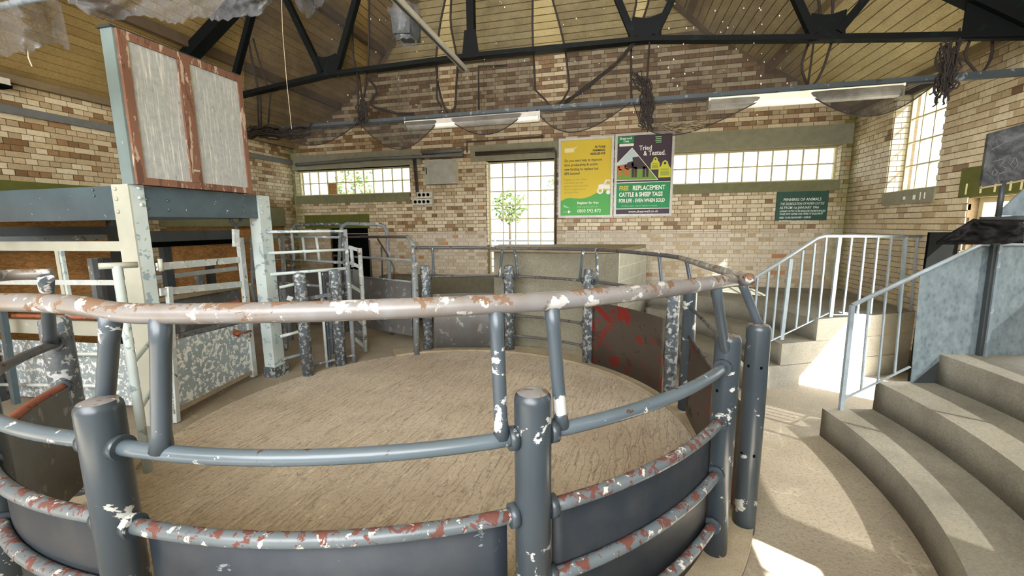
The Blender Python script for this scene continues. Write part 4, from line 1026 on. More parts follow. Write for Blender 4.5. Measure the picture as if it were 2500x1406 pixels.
# race side: sheet, rails and thin post at the ring
F0 = at_z(1018, 866, 0)
Q0 = at_z(900, 803, .12)
rn = Vector((-(F0-Q0).y, (F0-Q0).x, 0)).normalized(); rp = lambda x, y: at_pl(x, y, F0, rn)
rs = thing('race_fence', 'race fence with grey sheet and dark red rail joining the far ring post', 'fence', F0)
mb = MB(); mb.tube([F0, rp(1012, 640)], .05, 14); mb.build('post', MAT['race_grey'], rs)
mb = MB(); mb.tube([rp(1012, 642), rp(1007, 604)], .03, 12); mb.build('post', MAT['race_grey'], rs)
mb = MB(); mb.tube([rp(800, 580), rp(880, 578)], .022, 10); mb.build('rail', MAT['dark_rail'], rs)
mb = MB(); mb.tube([rp(878, 578), rp(993, 578)], .022, 10); mb.build('rail', MAT['dark_rail'], rs)
mb = MB(); mb.tube([rp(993, 576), rp(1014, 601)], .024, 10); mb.build('rail', MAT['race_grey'], rs)
mb = MB(); mb.tube([rp(815, 624), rp(1004, 635)], .022, 10); mb.build('rail', MAT['race_grey'], rs)
mb = MB(); mb.prism([rp(884, 677), rp(1003, 688), rp(1006, 820), rp(893, 800)], rn*.008); mb.build('sheet', MAT['sheet_worn'], rs)
mb = MB(); mb.tube([rp(884, 676), rp(1003, 688)], .016, 8); mb.build('rail', MAT['race_grey'], rs)
for q in ([(901, 586), (908, 677)], [(931, 602), (934, 680)], [(922, 583), (946, 622), (962, 655), (961, 683)]):
    mb = MB(); mb.tube([rp(x, y) for x, y in q], .014, 8); mb.build('bar', MAT['dark_rail'], rs)
# race floor sheets behind
rw = thing('race_barrier', 'plain grey race panel at the back of the pens', 'panel', at_y(760, 800, 7.2).xy.to_3d())
mb = MB(); p, q = at_y(650, 700, 7.2), at_y(880, 700, 7.2); mb.box(p.x, q.x, 7.2, 7.23, .05, 1.15); mb.build('sheet', MAT['sheet_worn'], rw)
mb = MB(); mb.tube([(p.x, 7.2, 1.17), (q.x, 7.2, 1.17)], .02, 8); mb.build('rail', MAT['race_grey'], rw)
# ------------------------------------------------------------------ roof truss, purlins, light bar
TY = 5.2
tp = lambda x, y, d=0.0: at_y(x, y, TY+d)
def zofs(o): return o
tru = thing('roof_truss', 'dark green riveted roof truss crossing above the ring', 'truss', (XC, TY, 4.0))
cz = lambda o: 4.06 if abs(o) < .1 else 4.03
N = {'c': (0, 4.06), 'n1': (2.03, 4.03), 'n2': (3.78, 3.855), 'h': (5.45, 3.70)}
def node(o, z, s=1): return Vector((XC+s*o, TY, z))
mb = MB(); mb.bar(node(-2.03, 4.03), node(0, 4.06), .11, .05); mb.bar(node(0, 4.06), node(2.03, 4.03), .11, .05); mb.build('bottom_chord', MAT['truss_paint'], tru)
raf = lambda o: roof_z(XC+o)-.21
for s in (-1, 1):
    mb = MB(); mb.bar(node(2.03, 4.03, s), node(3.78, 3.855, s), .11, .05); mb.bar(node(3.78, 3.855, s), node(5.6, 3.69, s), .11, .05); mb.build('bottom_chord', MAT['truss_paint'], tru)
    mb = MB(); mb.bar(node(0, raf(0), s), node(5.62, raf(5.62), s), .15, .17, up=(0, 1, 0)); mb.build('rafter', MAT['truss_paint'], tru)
    for (o, z), (o2, z2) in (((1.9, 4.06), (.75, raf(.75))), ((2.12, 4.06), (2.78, raf(2.78))), ((3.66, 3.9), (2.95, raf(2.95))), ((3.88, 3.9), (4.32, raf(4.32)))):
        mb = MB(); mb.bar(node(o, z, s), node(o2, z2, s), .07, .075, up=(0,1,0)); mb.build('strut', MAT['truss_paint'], tru)
    for o, z, w_ in ((2.03, 4.03, .19), (3.78, 3.855, .19)):
        mb = MB(); P = [node(o-w_*.85, z-.02, s), node(o+w_*.85, z-.02, s), node(o+w_*.8, z+.25, s), node(o+w_*.2, z+.22, s), node(o-w_*.2, z+.22, s), node(o-w_*.8, z+.25, s)]
        mb.prism([p+Vector((0,-.02,0)) for p in P], (0,.012,0)); mb.build('gusset', MAT['truss_paint'], tru)
    mb = MB(); P = [node(4.9, 3.72, s), node(5.6, 3.64, s), node(5.6, raf(5.6)+.05, s), node(4.9, raf(4.9)-.05, s)]; mb.prism([p+Vector((0,-.03,0)) for p in P], (0,.012,0)); mb.build('gusset', MAT['truss_paint'], tru)
mb = MB(); mb.bar(node(0, 4.05), node(0, raf(0)), .09, .09, up=(0,1,0)); mb.build('king_post', MAT['truss_paint'], tru)
mb = MB(); mb.prism([node(-.11, 4.03)+Vector((0,-.06,0)), node(.11, 4.03)+Vector((0,-.06,0)), node(.07, 4.34)+Vector((0,-.06,0)), node(-.07, 4.34)+Vector((0,-.06,0))], (0,.012,0)); mb.build('gusset', MAT['truss_paint'], tru)
for s, nm in ((-1, 'shaded'), (1, 'lit')):
    for o, lab in ((4.245, 'lower'), (2.87, 'upper')):
        zc = roof_z(XC+o)-.10; mb = MB(); mb.bar((XC+s*o, YB, zc), (XC+s*o, (YF-.03 if o > 3 else 8.15), zc), .085, .14, up=(s*-.0, 0, 1)); mb.build('roof_purlin', MAT['purlin_wood' if s > 0 else 'purlin_shaded'], label='%s timber purlin under the %s roof slope' % (lab, nm), cat='purlin', group='roof purlins')
# light bar
LBZ, LBY = 3.38, 5.18
lb = thing('light_bar', 'long grey steel bar slung below the truss for the strip lights', 'bar', (XC, LBY, LBZ))
mb = MB(); mb.box(-6.6, XR-.002, LBY-.02, LBY+.03, LBZ-.03, LBZ+.035); mb.build('channel', MAT['bar_paint'], lb)
for x in (875, 1575, 1965, 2308):
    p = at_y(x, 290, LBY); mb = MB(); mb.tube([(p.x, LBY+.005, LBZ), (p.x+.02, LBY+.005, 4.02 if abs(p.x-XC) < 3.5 else 3.82)], .010, 8); mb.build('hanger', MAT['cord'], lb)
def striplight(label, x0, x1, y0, y1, mats, drop, sag=0.0):
    a, b = at_y(x0, y0, LBY-.04), at_y(x1, y1, LBY-.04); z = min((a.z+b.z)/2, LBZ-.035-drop)
    t = thing('strip_light', label, 'light', Vector(((a.x+b.x)/2, LBY, z)), 'strip lights')
    L0, L1 = a.x, b.x
    mb = MB(); P = [Vector((L0, LBY-.075, z+drop)), Vector((L0, LBY+.055, z+drop)), Vector((L0, LBY+.045, z+.045)), Vector((L0, LBY-.065, z+.045))]; mb.prism(P, (L1-L0, 0, 0)); mb.build('body', MAT[mats[0]], t)
    mb = MB(); P = []
    for k in range(9):
        an = math.pi*k/8; P.append(Vector((L0+.015, LBY-.01+.058*math.cos(an), z+.045-.05*math.sin(an))))
    mb.prism(P, (L1-L0-.03, 0, 0)); mb.build('diffuser', MAT[mats[1]], t)
    for xx in (L0, L1):
        mb = MB(); mb.box(xx-.008, xx+.008, LBY-.078, LBY+.058, z-.008, z+drop+.002); mb.build('end_cap', MAT[mats[0]], t)
    for f in (.2, .8):
        xx = L0+(L1-L0)*f; mb = MB(); mb.box(xx-.015, xx+.015, LBY-.025, LBY+.035, z+drop, LBZ-.028); mb.build('bracket', MAT['fixture_old'], t)
striplight('long cream strip light slung beneath the bar at the side door end', 1730, 2200, 262, 233, ('fixture', 'tube_white'), .11)
striplight('dusty grey strip light tangled in netting above the tall window', 992, 1318, 312, 299, ('fixture_old', 'tube_white'), .10)
# channel and wrapped floodlight along the roof
a = at_y(1130, 165, TY-.05); b = Vector((a.x, .9, a.z))
fl = thing('strut_channel', 'pale slotted steel channel running towards the truss', 'channel', a)
pz = a.z
mb = MB(); mb.box(a.x-.03, a.x+.03, .2, TY+.02, pz-.02, pz+.03); mb.build('channel', MAT['alu'], fl)
mb = MB(); mb.box(a.x-.012, a.x+.012, .2, TY, pz-.026, pz-.02); mb.build('slot', MAT['dark_steel'], fl)
cL = at_x(990, 66, a.x-.12)
lamp = thing('floodlight', 'floodlight wrapped in clear film hanging from the channel', 'lamp', cL)
Yl = cL.y
mb = MB(); mb.bar(Vector((a.x-.04, Yl, pz)), Vector((cL.x-.03, Yl-.03, cL.z+.05)), .02, .05); mb.bar(Vector((a.x-.03, Yl+.14, pz)), Vector((cL.x-.0, Yl+.10, cL.z+.05)), .02, .05); mb.build('bracket', MAT['alu'], lamp)
mb = MB()
h_ = .10
top = [cL+Vector((-.10, -.10, h_)), cL+Vector((.10, -.10, h_)), cL+Vector((.10, .12, h_)), cL+Vector((-.10, .12, h_))]
bot = [cL+Vector((-.06, -.13, -h_)), cL+Vector((.09, -.10, -h_)), cL+Vector((.09, .13, -h_)), cL+Vector((-.07, .10, -h_))]
mb.add(top+bot, [(0,1,2,3), (7,6,5,4), (0,4,5,1), (1,5,6,2), (2,6,7,3), (3,7,4,0)]); mb.build('housing', MAT['dark_steel'], lamp)
rnd = random.Random(3); mb = MB()
def wrap(u, v):
    an = 2*math.pi*u; r = .15+.025*rnd.uniform(-1, 1); z = (.14-.28*v); k = 1-.35*v
    return cL+Vector((r*k*math.cos(an)*1.0, r*k*math.sin(an), z+.02*rnd.uniform(-1, 1)))
ru = {}
def wrapc(u, v):
    key = (round(u*18) % 18, round(v*7))
    if key not in ru: ru[key] = wrap(u, v)
    return ru[key]
mb.grid(wrapc, 18, 7); mb.build('film', MAT['film'], lamp)

# ------------------------------------------------------------------ on the walls
def wallmesh(poly, d, depth, name, mat, parent, **kw):
    mb = MB(); mb.prism([Vector((x, YF-d, z)) for x, z in poly], (0, -depth, 0)); return mb.build(name, MAT[mat], parent, **kw)
_tmp = {}
def text(s, x, z, size, mat, parent, d, align='LEFT', name='lettering', sx=1.0, shear=0.0, bold=0.0):
    cu = bpy.data.curves.new('t', 'FONT'); cu.body = s; cu.size = size; cu.align_x = align; cu.shear = shear; cu.offset = bold
    cu.resolution_u = 2
    ob = bpy.data.objects.new('t', cu); COL.objects.link(ob)
    bpy.context.view_layer.update(); dg = bpy.context.evaluated_depsgraph_get()
    me = bpy.data.meshes.new_from_object(ob.evaluated_get(dg)); bpy.data.objects.remove(ob); bpy.data.curves.remove(cu)
    o = wloc(parent)
    for v in me.vertices: v.co = Vector((x+v.co.x*sx, YF-d, z+v.co.y))-o
    me.materials.clear(); me.materials.append(MAT[mat])
    q = bpy.data.objects.new(name, me); COL.objects.link(q); q.parent = parent; return q
def rect(x0, x1, z0, z1): return [(x0, z0), (x1, z0), (x1, z1), (x0, z1)]
def rrect(x0, x1, z0, z1, r, n=4):
    P = []
    for cx, cz_, a0 in ((x1-r, z1-r, 0), (x0+r, z1-r, 90), (x0+r, z0+r, 180), (x1-r, z0+r, 270)):
        for k in range(n+1): a = math.radians(a0+90*k/n); P.append((cx+r*math.cos(a), cz_+r*math.sin(a)))
    return P
def circ(cx, cz_, r, n=16, rz=None): return [(cx+r*math.cos(2*math.pi*k/n), cz_+(rz or r)*math.sin(2*math.pi*k/n)) for k in range(n)]
def poster(label, x0, x1, z0, z1, back):
    t = thing('poster_board', label, 'poster', Vector(((x0+x1)/2, YF-.03, z0)), 'framed posters on the brick wall'); f = .045
    for q in (rect(x0, x1, z0, z0+f), rect(x0, x1, z1-f, z1), rect(x0, x0+f, z0+f, z1-f), rect(x1-f, x1, z0+f, z1-f)): wallmesh(q, .013, .03, 'frame', 'alu', t)
    wallmesh(rect(x0+f, x1-f, z0+f, z1-f), .013, .014, 'print', back, t)
    return t
x0, x1, z0, z1 = -1.130, -.065, 2.150, 3.690
y_ = poster('yellow and green farm advice poster in an aluminium frame', x0, x1, z0, z1, 'p_yellow')
X0, X1, Z0, Z1 = x0+.045, x1-.045, z0+.045, z1-.045; W = X1-X0; D = .0275
hill = [(X0, Z0)]+[(X1, Z0)]
hp = [(1, .31), (.95, .325), (.88, .328), (.8, .318), (.7, .29), (.6, .255), (.5, .235), (.4, .228), (.3, .233), (.2, .24), (.12, .235), (.05, .215), (0, .2)]
wallmesh([(X0, Z0), (X1, Z0)]+[(X0+u*W, Z0+v*1.45) for u, v in hp], D, .0006, 'green_hill', 'p_green', y_)
for i, s in enumerate(('FUTURE', 'FARMING', 'RESILIENCE')): text(s, X1-.12*W if i < 2 else X1-.12*W, Z1-.165-.062*i, .056, 'p_black', y_, D+.001, 'RIGHT', bold=.002)
for i, s in enumerate(('Do you want help to improve', 'farm productivity & access', 'new funding to replace lost', 'BPS income?')): text(s, X0+.07, Z1-.405-.083*i, .070, 'p_black', y_, D+.001, sx=.86, bold=.0012)
for i, s in enumerate(('Register our free. Claims', 'consultation visit and', 'guidance notes for farmers', '& land managers across', 'the South West')): text(s, X0+.07, Z1-.765-.062*i, .052, 'p_olive', y_, D+.001, sx=.84)
wallmesh(rrect(X0+.07, X0+.26, Z1-.225, Z1-.145, .02), D, .0008, 'badge', 'p_cream', y_); wallmesh([(X0+.24, Z1-.15), (X0+.33, Z1-.105), (X0+.26, Z1-.17)], D, .0006, 'badge', 'p_cream', y_)
text('0800 592 872', X0+.33, Z0+.055, .098, 'p_white', y_, D+.001, sx=.86); text('Register for free', X0+.33, Z0+.225, .066, 'p_white', y_, D+.001, sx=.95, bold=.001)
text('ahdb.org.uk/resilience', X0+.33, Z0+.155, .045, 'p_mint', y_, D+.001)
wallmesh([(X0+.06, Z0+.17), (X0+.20, Z0+.14), (X0+.06, Z0+.215)], D+.0007, .0004, 'arrow', 'p_mint', y_); wallmesh([(X0+.15, Z0+.045), (X0+.21, Z0+.075), (X0+.15, Z0+.105)], D+.0007, .0004, 'arrow', 'p_white', y_)
text('more', X0+.05, Z0+.06, .05, 'p_mint', y_, D+.001)
# tractor silhouette
tx, tz = X1-.20, Z0+.47
for c, r, m_ in (((tx, tz), .062, 'p_white'), ((tx, tz), .034, 'p_gold')): wallmesh(circ(c[0], c[1], r), D+(.0008 if m_ == 'p_white' else .0014), .0005, 'tractor', m_, y_)
wallmesh([(tx-.04, tz+.06), (tx+.19, tz+.02), (tx+.19, tz+.10), (tx+.07, tz+.13), (tx-.03, tz+.12)], D+.0005, .0005, 'tractor', 'p_white', y_)
wallmesh([(tx+.06, tz+.12), (tx+.19, tz+.10), (tx+.19, tz+.205), (tx+.10, tz+.21)], D+.0005, .0005, 'tractor', 'p_white', y_); wallmesh([(tx+.10, tz+.125), (tx+.185, tz+.115), (tx+.185, tz+.185), (tx+.12, tz+.19)], D+.0010, .0005, 'tractor', 'p_yellow', y_)
wallmesh(circ(X1-.045, tz-.03, .042), D+.0008, .0005, 'tractor', 'p_white', y_)

x0, x1, z0, z1 = -.045, 1.030, 2.160, 3.715
y_ = poster('purple and green cattle tag poster in an aluminium frame', x0, x1, z0, z1, 'p_purple')
X0, X1, Z0, Z1 = x0+.045, x1-.045, z0+.045, z1-.045; W = X1-X0; Hh = Z1-Z0
wallmesh(rect(X0, X1, Z0+.10, Z0+.595), D, .0006, 'green_band', 'p_dgreen', y_)
for z in (.096, .592): wallmesh(rect(X0, X1, Z0+z, Z0+z+.012), D, .001, 'line', 'p_white', y_)
text('FREE', X0+.05, Z0+.455, .118, 'p_gold', y_, D+.001, sx=.72, bold=.003); text('REPLACEMENT', X0+.30, Z0+.455, .118, 'p_white', y_, D+.001, sx=.76, bold=.003)
text('CATTLE & SHEEP TAGS', X0+.05, Z0+.335, .112, 'p_white', y_, D+.001, sx=.705, bold=.003); text('FOR LIFE - EVEN WHEN SOLD', X0+.05, Z0+.225, .094, 'p_white', y_, D+.001, sx=.68, bold=.002)
text('Conditions apply - tags are replaced on request', X0+.10, Z0+.145, .040, 'p_mint', y_, D+.001, sx=.86)
text('www.shearwell.co.uk', (X0+X1)/2+.02, Z0+.028, .064, 'p_white', y_, D+.001, 'CENTER')
text('Tried', X0+.40, Z1-.275, .122, 'p_white', y_, D+.001, sx=.86, bold=.002); text('& Tested.', X0+.48, Z1-.375, .122, 'p_white', y_, D+.001, sx=.84, bold=.002)
wallmesh(rect(X0, X0+.30, Z1-.13, Z1-.01), D, .0006, 'logo', 'p_dgreen', y_); text('Shearwell', X0+.15, Z1-.062, .058, 'p_white', y_, D+.001, 'CENTER', bold=.001); text('Data', X0+.16, Z1-.115, .055, 'p_white', y_, D+.001, 'CENTER', bold=.001)
wallmesh(rrect(X0+.03, X0+.30, Z1-.19, Z1-.14, .02), D, .0008, 'logo', 'p_white', y_)
for i in range(4): wallmesh(rect(X1-.30+.012*(i % 2), X1-.19, Z1-.055-.032*i, Z1-.04-.032*i), D, .0008, 'small_print', 'p_mint', y_)
apex = (X0+.27, Z1-.225); bl = (X0, Z1-.50); b0 = (X0, Z1-.82); brr = (X0+.76, Z1-.83)
wallmesh([b0, brr, apex, bl], D, .0006, 'photo_sky', 'p_sky', y_)
e1 = lambda z: apex[0]+(brr[0]-apex[0])*(apex[1]-z)/(apex[1]-brr[1])
wallmesh([b0, brr, (e1(Z1-.60), Z1-.60), (X0, Z1-.60)], D+.0006, .0004, 'photo_grass', 'p_grass', y_)
mb = MB()
def edge(a, b, w_): 
    d = Vector((b[0]-a[0], 0, b[1]-a[1])).normalized()*w_; nn = Vector((d.z, 0, -d.x)); return [(a[0]+nn.x, a[1]+nn.z), (b[0]+nn.x, b[1]+nn.z), (b[0]-nn.x, b[1]-nn.z), (a[0]-nn.x, a[1]-nn.z)]
for q in ((bl, apex), (apex, brr), (b0, brr)): wallmesh(edge(q[0], q[1], .005), D+.0022, .0005, 'photo_border', 'p_white', y_)
def cow(cx, cz_, s, mat, d):
    body = [(-.20, .16), (-.22, .24), (-.16, .30), (.06, .30), (.16, .27), (.17, .17), (.10, .12), (-.12, .12)]
    wallmesh([(cx+u*s, cz_+v*s) for u, v in body], d, .0004, 'cattle', mat, y_)
    for u in (-.18, -.12, .06, .13): wallmesh([(cx+(u-.025)*s, cz_-.06*s), (cx+(u+.025)*s, cz_-.06*s), (cx+(u+.03)*s, cz_+.17*s), (cx+(u-.03)*s, cz_+.17*s)], d, .0004, 'cattle', mat, y_)
    wallmesh([(cx+u*s, cz_+v*s) for u, v in ((-.18, .30), (-.30, .27), (-.34, .20), (-.30, .13), (-.22, .14), (-.16, .2))], d, .0004, 'cattle', mat, y_)
cow(X0+.14, Z1-.70, .55, 'p_cow', D+.0012); cow(X0+.27, Z1-.70, .62, 'p_cow', D+.0013); cow(X0+.45, Z1-.72, .85, 'p_bull', D+.0017)
wallmesh([(X0+.28, Z1-.40), (X0+.40, Z1-.385), (X0+.48, Z1-.44), (X0+.50, Z1-.54), (X0+.33, Z1-.56), (X0+.29, Z1-.47)], D+.0018, .0004, 'cattle', 'p_bull', y_)
def eartag(cx, cz_, s):
    P = [(-.085, -.10), (.085, -.10), (.085, .02), (.05, .07), (.035, .12), (.0, .145), (-.035, .12), (-.05, .07), (-.085, .02)]
    wallmesh([(cx+u*s, cz_+v*s) for u, v in P], D, .001, 'tag_picture', 'p_tag', y_); wallmesh(circ(cx, cz_+.10*s, .018*s, 10), D+.001, .0005, 'tag_picture', 'p_purple', y_)
    wallmesh(rect(cx-.06*s, cx+.06*s, cz_-.075*s, cz_-.01*s), D+.001, .0005, 'tag_picture', 'p_tag2', y_); wallmesh(rect(cx-.055*s, cx+.05*s, cz_+.005*s, cz_+.022*s), D+.001, .0005, 'tag_picture', 'p_tag2', y_)
eartag(X0+.70, Z1-.545, .95); eartag(X1-.11, Z1-.66, 1.3)
# green notice
sgn = thing('notice_board', 'dark green notice headed penning of animals on the brick wall', 'sign', Vector((3.21, YF-.03, 2.05)))
n0, n1, m0, m1 = 2.80, 3.61, 2.045, 2.555
wallmesh(rect(n0, n1, m0, m1), .013, .018, 'board', 'signboard', sgn)
Dn = .0315
text('PENNING OF ANIMALS', (n0+n1)/2, m1-.165, .072, 'sign_white', sgn, Dn, 'CENTER', sx=.80, bold=.001)
for i, (s, sz, sx_) in enumerate((('THE SEGREGATION OF HORN CATTLE', .060, .66), ('AS FROM 1st JANUARY 1966', .062, .80), ('HORNED CATTLE TO BE SEPARATED FROM HORNLESS', .044, .66), ('THOSE WITH CLIPPED AND TIPPED AT SALE & MUST', .044, .66), ('NEED TO BE DEHORNED + DISBUD', .044, .72), ('(BY ORDER) Ministry of Agric. & Fisheries', .036, .80))):
    text(s, n0+.06, m1-.235-(.0, .068, .125, .173, .236, .292)[i], sz, 'sign_white', sgn, Dn, sx=sx_, shear=.25 if i != 1 else 0, bold=.0008)
# electric cabinet, sockets, conduits
eb = thing('electric_cabinet', 'grey metal electric cabinet fixed below the conduit', 'cabinet', Vector((-3.7, YF-.1, 2.9)))
q0, q1 = at_y(1036, 392, YF-.2), at_y(1112, 447, YF-.2)
mb = MB(); mb.box(q0.x, q1.x, YF-.20, YF-.011, q1.z, q0.z); mb.build('body', MAT['box_side'], eb)
mb = MB(); mb.box(q0.x+.01, q1.x-.005, YF-.215, YF-.20, q1.z+.015, q0.z-.01); mb.build('door', MAT['box_grey'], eb)
mb = MB(); mb.box(q0.x+.03, q0.x+.05, YF-.218, YF-.215, q1.z+.2, q1.z+.34); mb.build('slot', MAT['black_void'], eb)
sk = thing('socket_bank', 'pale socket bank of seven black outlets', 'socket', Vector((-4.0, YF-.06, 2.45)))
a0 = at_y(1018, 497, YF-.1)
for k, (x, y, n) in enumerate(((1022, 476, 3), (1012, 493, 4))):
    p = at_y(x, y, YF-.1); mb = MB(); mb.box(p.x-.05, p.x+n*.105-.0, YF-.10, YF-.011, p.z-.065, p.z+.06); bd = mb.build('body', MAT['box_side'], sk)
    for i in range(n):
        mb = MB(); c = Vector((p.x+.02+i*.10, YF-.10, p.z)); mb.tube([c+Vector((0,.01,0)), c+Vector((0,-.012,0))], .034, 14); mb.build('outlet', MAT['black_void'], bd)
cdt = thing('conduit_run', 'dark conduit pipes along the lintels and down the wall', 'conduit', Vector((-3.5, YF-.05, 3.4)))
def wt(pts, r, mat, Y=YF-.05): mb = MB(); mb.tube([at_y(x, y, Y) for x, y in pts], r, 8); mb.build('pipe', MAT[mat], cdt)
wt([(722, 402), (740, 401), (900, 388), (1130, 378)], .035, 'conduit_grey', YF-.08); wt([(1008, 378), (1018, 480)], .02, 'conduit'); wt([(1013, 378), (1022, 480)], .014, 'conduit')
wt([(1160, 373), (1352, 362), (1357, 372), (1356, 600)], .020, 'conduit', YF-.07); wt([(1160, 379), (1350, 368)], .016, 'conduit', YF-.06); wt([(1140, 372), (1140, 346), (1318, 334)], .014, 'conduit')
mb = MB(); p = at_y(1320, 334, YF-.05); mb.tube([p, p+Vector((.05,0,.005))], .03, 8); mb.build('fitting', MAT['conduit'], cdt)
wt([(1030, 373), (1130, 366)], .04, 'conduit_grey', YF-.06)
tk = thing('cable_trunking', 'grey trunking strip along the brick wall above the weighing frame', 'trunking', Vector((XL+.05, 5, 3.57)))
zt = at_x(140, 289, XL+.05).z
mb = MB(); mb.box(XL+.015, XL+.06, .5, YF-.02, zt-.05, zt+.05); mb.build('trunking', MAT['conduit_grey'], tk)
wl_ = thing('wall_light', 'boxed wall light cut by the picture edge', 'light', at_x(5, 205, XL+.1))
p, q = at_x(-30, 180, XL+.2), at_x(26, 205, XL+.2); mb = MB(); mb.box(XL+.011, XL+.2, p.y, q.y, q.z-.02, p.z); mb.build('case', MAT['box_side'], wl_); mb = MB(); mb.box(XL+.011, XL+.21, p.y, q.y+.01, q.z-.05, q.z-.02); mb.build('rim', MAT['black_void'], wl_)
# ------------------------------------------------------------------ chalkboard, black leaf, tarpaulin and canopy above the near screen
def bx(p, q, *a): pass
kb = thing('chalkboard', 'small scrawled chalkboard on a thin post above the screen', 'chalkboard', at_y(2440, 525, 3.9))
CB = 3.9
K = [at_y(2412, 330, CB), at_y(2500, 303, CB)]
kp = lambda x, y: at_y(x, y, CB)
mb = MB(); mb.prism([kp(2395, 455), kp(2414, 326), kp(2560, 285), kp(2548, 428)], (0,.02,0)); mb.build('board', MAT['chalkboard'], kb)
mb = MB(); mb.bar(kp(2393, 459), kp(2548, 432), .02, .012); mb.build('bottom_lip', MAT['timber'], kb)
mb = MB(); mb.tube([kp(2450, 440), kp(2437, 528)], .017, 8); mb.build('post', MAT['dark_steel'], kb)
def scrawl(pts):
    mb = MB(); mb.tube([at_y(x, y, CB-.004) for x, y in pts], .0035, 5); mb.build('chalk_line', MAT['conduit_grey'], kb)
scrawl([(2424, 395), (2450, 388), (2462, 378)]); scrawl([(2455, 390), (2440, 405), (2455, 410), (2456, 420), (2438, 425)]); scrawl([(2476, 388), (2466, 402), (2474, 414), (2484, 402), (2480, 386), (2474, 388)])
scrawl([(2426, 415), (2421, 425), (2428, 430), (2435, 420), (2428, 412)]); scrawl([(2420, 366), (2450, 350), (2490, 340)])
dl = thing('door_leaf', 'black door leaf standing open beyond the handrail', 'door', Vector((3.3, 5.98, 0)))
Yd = 5.98
P = [at_y(x, y, Yd) for x, y in ((2271, 567), (2440, 567))]
mb = MB(); mb.box(P[0].x, XR-.02, Yd, Yd+.04, .01, P[0].z); mb.build('panel', MAT['black_void'], dl)
mb = MB(); mb.box(P[0].x+.02, P[0].x+.05, Yd-.05, Yd, 1.0, 1.12); mb.build('handle', MAT['dark_steel'], dl)
cn = thing('booth_canopy', 'sloping galvanised canopy with dark edge beam above the screen', 'canopy', at_y(2440, 545, 4.05))
CY = 4.05; kq = lambda x, y: at_y(x, y, CY)
mb = MB(); mb.bar(kq(2398, 537), kq(2560, 533), .06, .05); mb.build('edge_beam', MAT['dark_steel'], cn)
a, b, c = kq(2428, 527), kq(2545, 420), kq(2545, 527)
mb = MB(); mb.prism([a, c, b], (0,.01,0)); mb.build('gable_sheet', MAT['galvanised'], cn)
mb = MB(); mb.prism([kq(2425, 547), kq(2545, 543), kq(2545, 592), kq(2490, 588)], (0,.01,0)); mb.build('lower_sheet', MAT['render_cement'], cn)
tz_ = thing('tarpaulin', 'crumpled black tarpaulin draped over the screen post', 'tarpaulin', kq(2410, 590))
rnd = random.Random(11); cache = {}
def tarp(u, v):
    key = (round(u*14), round(v*8))
    if key not in cache:
        x = 2285+ (2500-2285)*u; ytop = 590-60*min(1, u/.45) if u < .45 else 536; ybot = 597 if u < .8 else 594
        y = ytop+(ybot-ytop)*v; p = at_y(x, y, CY-.08+.05*rnd.uniform(-1, 1)*(1 if 0 < v < 1 else .2)); cache[key] = p
    return cache[key]
mb = MB(); mb.grid(tarp, 14, 8, True); mb.build('cloth', MAT['tarpaulin'], tz_)

# ------------------------------------------------------------------ netting in the truss plane
NY = TY+.10
def npt(x, y, d=0.0): return at_y(x, y, NY+d)
gaps = [  # eye shaped tears: (top x0,x1 ; list of (y, xl, xr))
    [(-60, 1100, 1104), (60, 1075, 1100), (150, 1064, 1118), (220, 1072, 1114), (262, 1085, 1112), (268, 1098, 1100)],
    [(-60, 1300, 1335), (0, 1301, 1349), (60, 1300, 1366), (120, 1302, 1380), (190, 1306, 1388), (240, 1308, 1390), (250, 1348, 1352)],
    [(-60, 890, 900), (20, 864, 902), (90, 862, 902), (150, 864, 900), (185, 878, 895), (240, 884, 890)],
    [(-60, 1552, 1580), (0, 1555, 1585), (60, 1543, 1566), (92, 1530, 1550), (98, 1540, 1542)],
    [(-60, 1990, 2030), (20, 2000, 2032), (50, 2002, 2030), (100, 1975, 2030), (150, 1957, 2015), (190, 1958, 2000), (208, 1975, 1982)],
    [(-60, 2385, 2425), (50, 2372, 2425), (90, 2370, 2420), (140, 2350, 2420), (175, 2380, 2400)],
]
gaps.sort(key=lambda g: g[2][1])
def interp(g, y, k):
    if y <= g[0][0]: return g[0][k]
    for a, b in zip(g, g[1:]):
        if a[0] <= y <= b[0]: return a[k]+(b[k]-a[k])*(y-a[0])/(b[0]-a[0])
    return (g[-1][1]+g[-1][2])/2
def beam_y(x): return 322-(x-640)*.0755
def left_edge(y): return 600+0*y
bounds = []
prev = lambda y: 560.0
labs = ['brown bird net panel hanging above the weighing frame', 'brown bird net panel around the gusset over the socket bank', 'narrow brown bird net panel beside the king post', 'wide brown bird net panel between the king post and the poster', 'wide brown bird net panel above the long strip light', 'brown bird net panel near the bright side wall', 'brown bird net panel in the roof corner']
rn_ = random.Random(5)
rows = 22
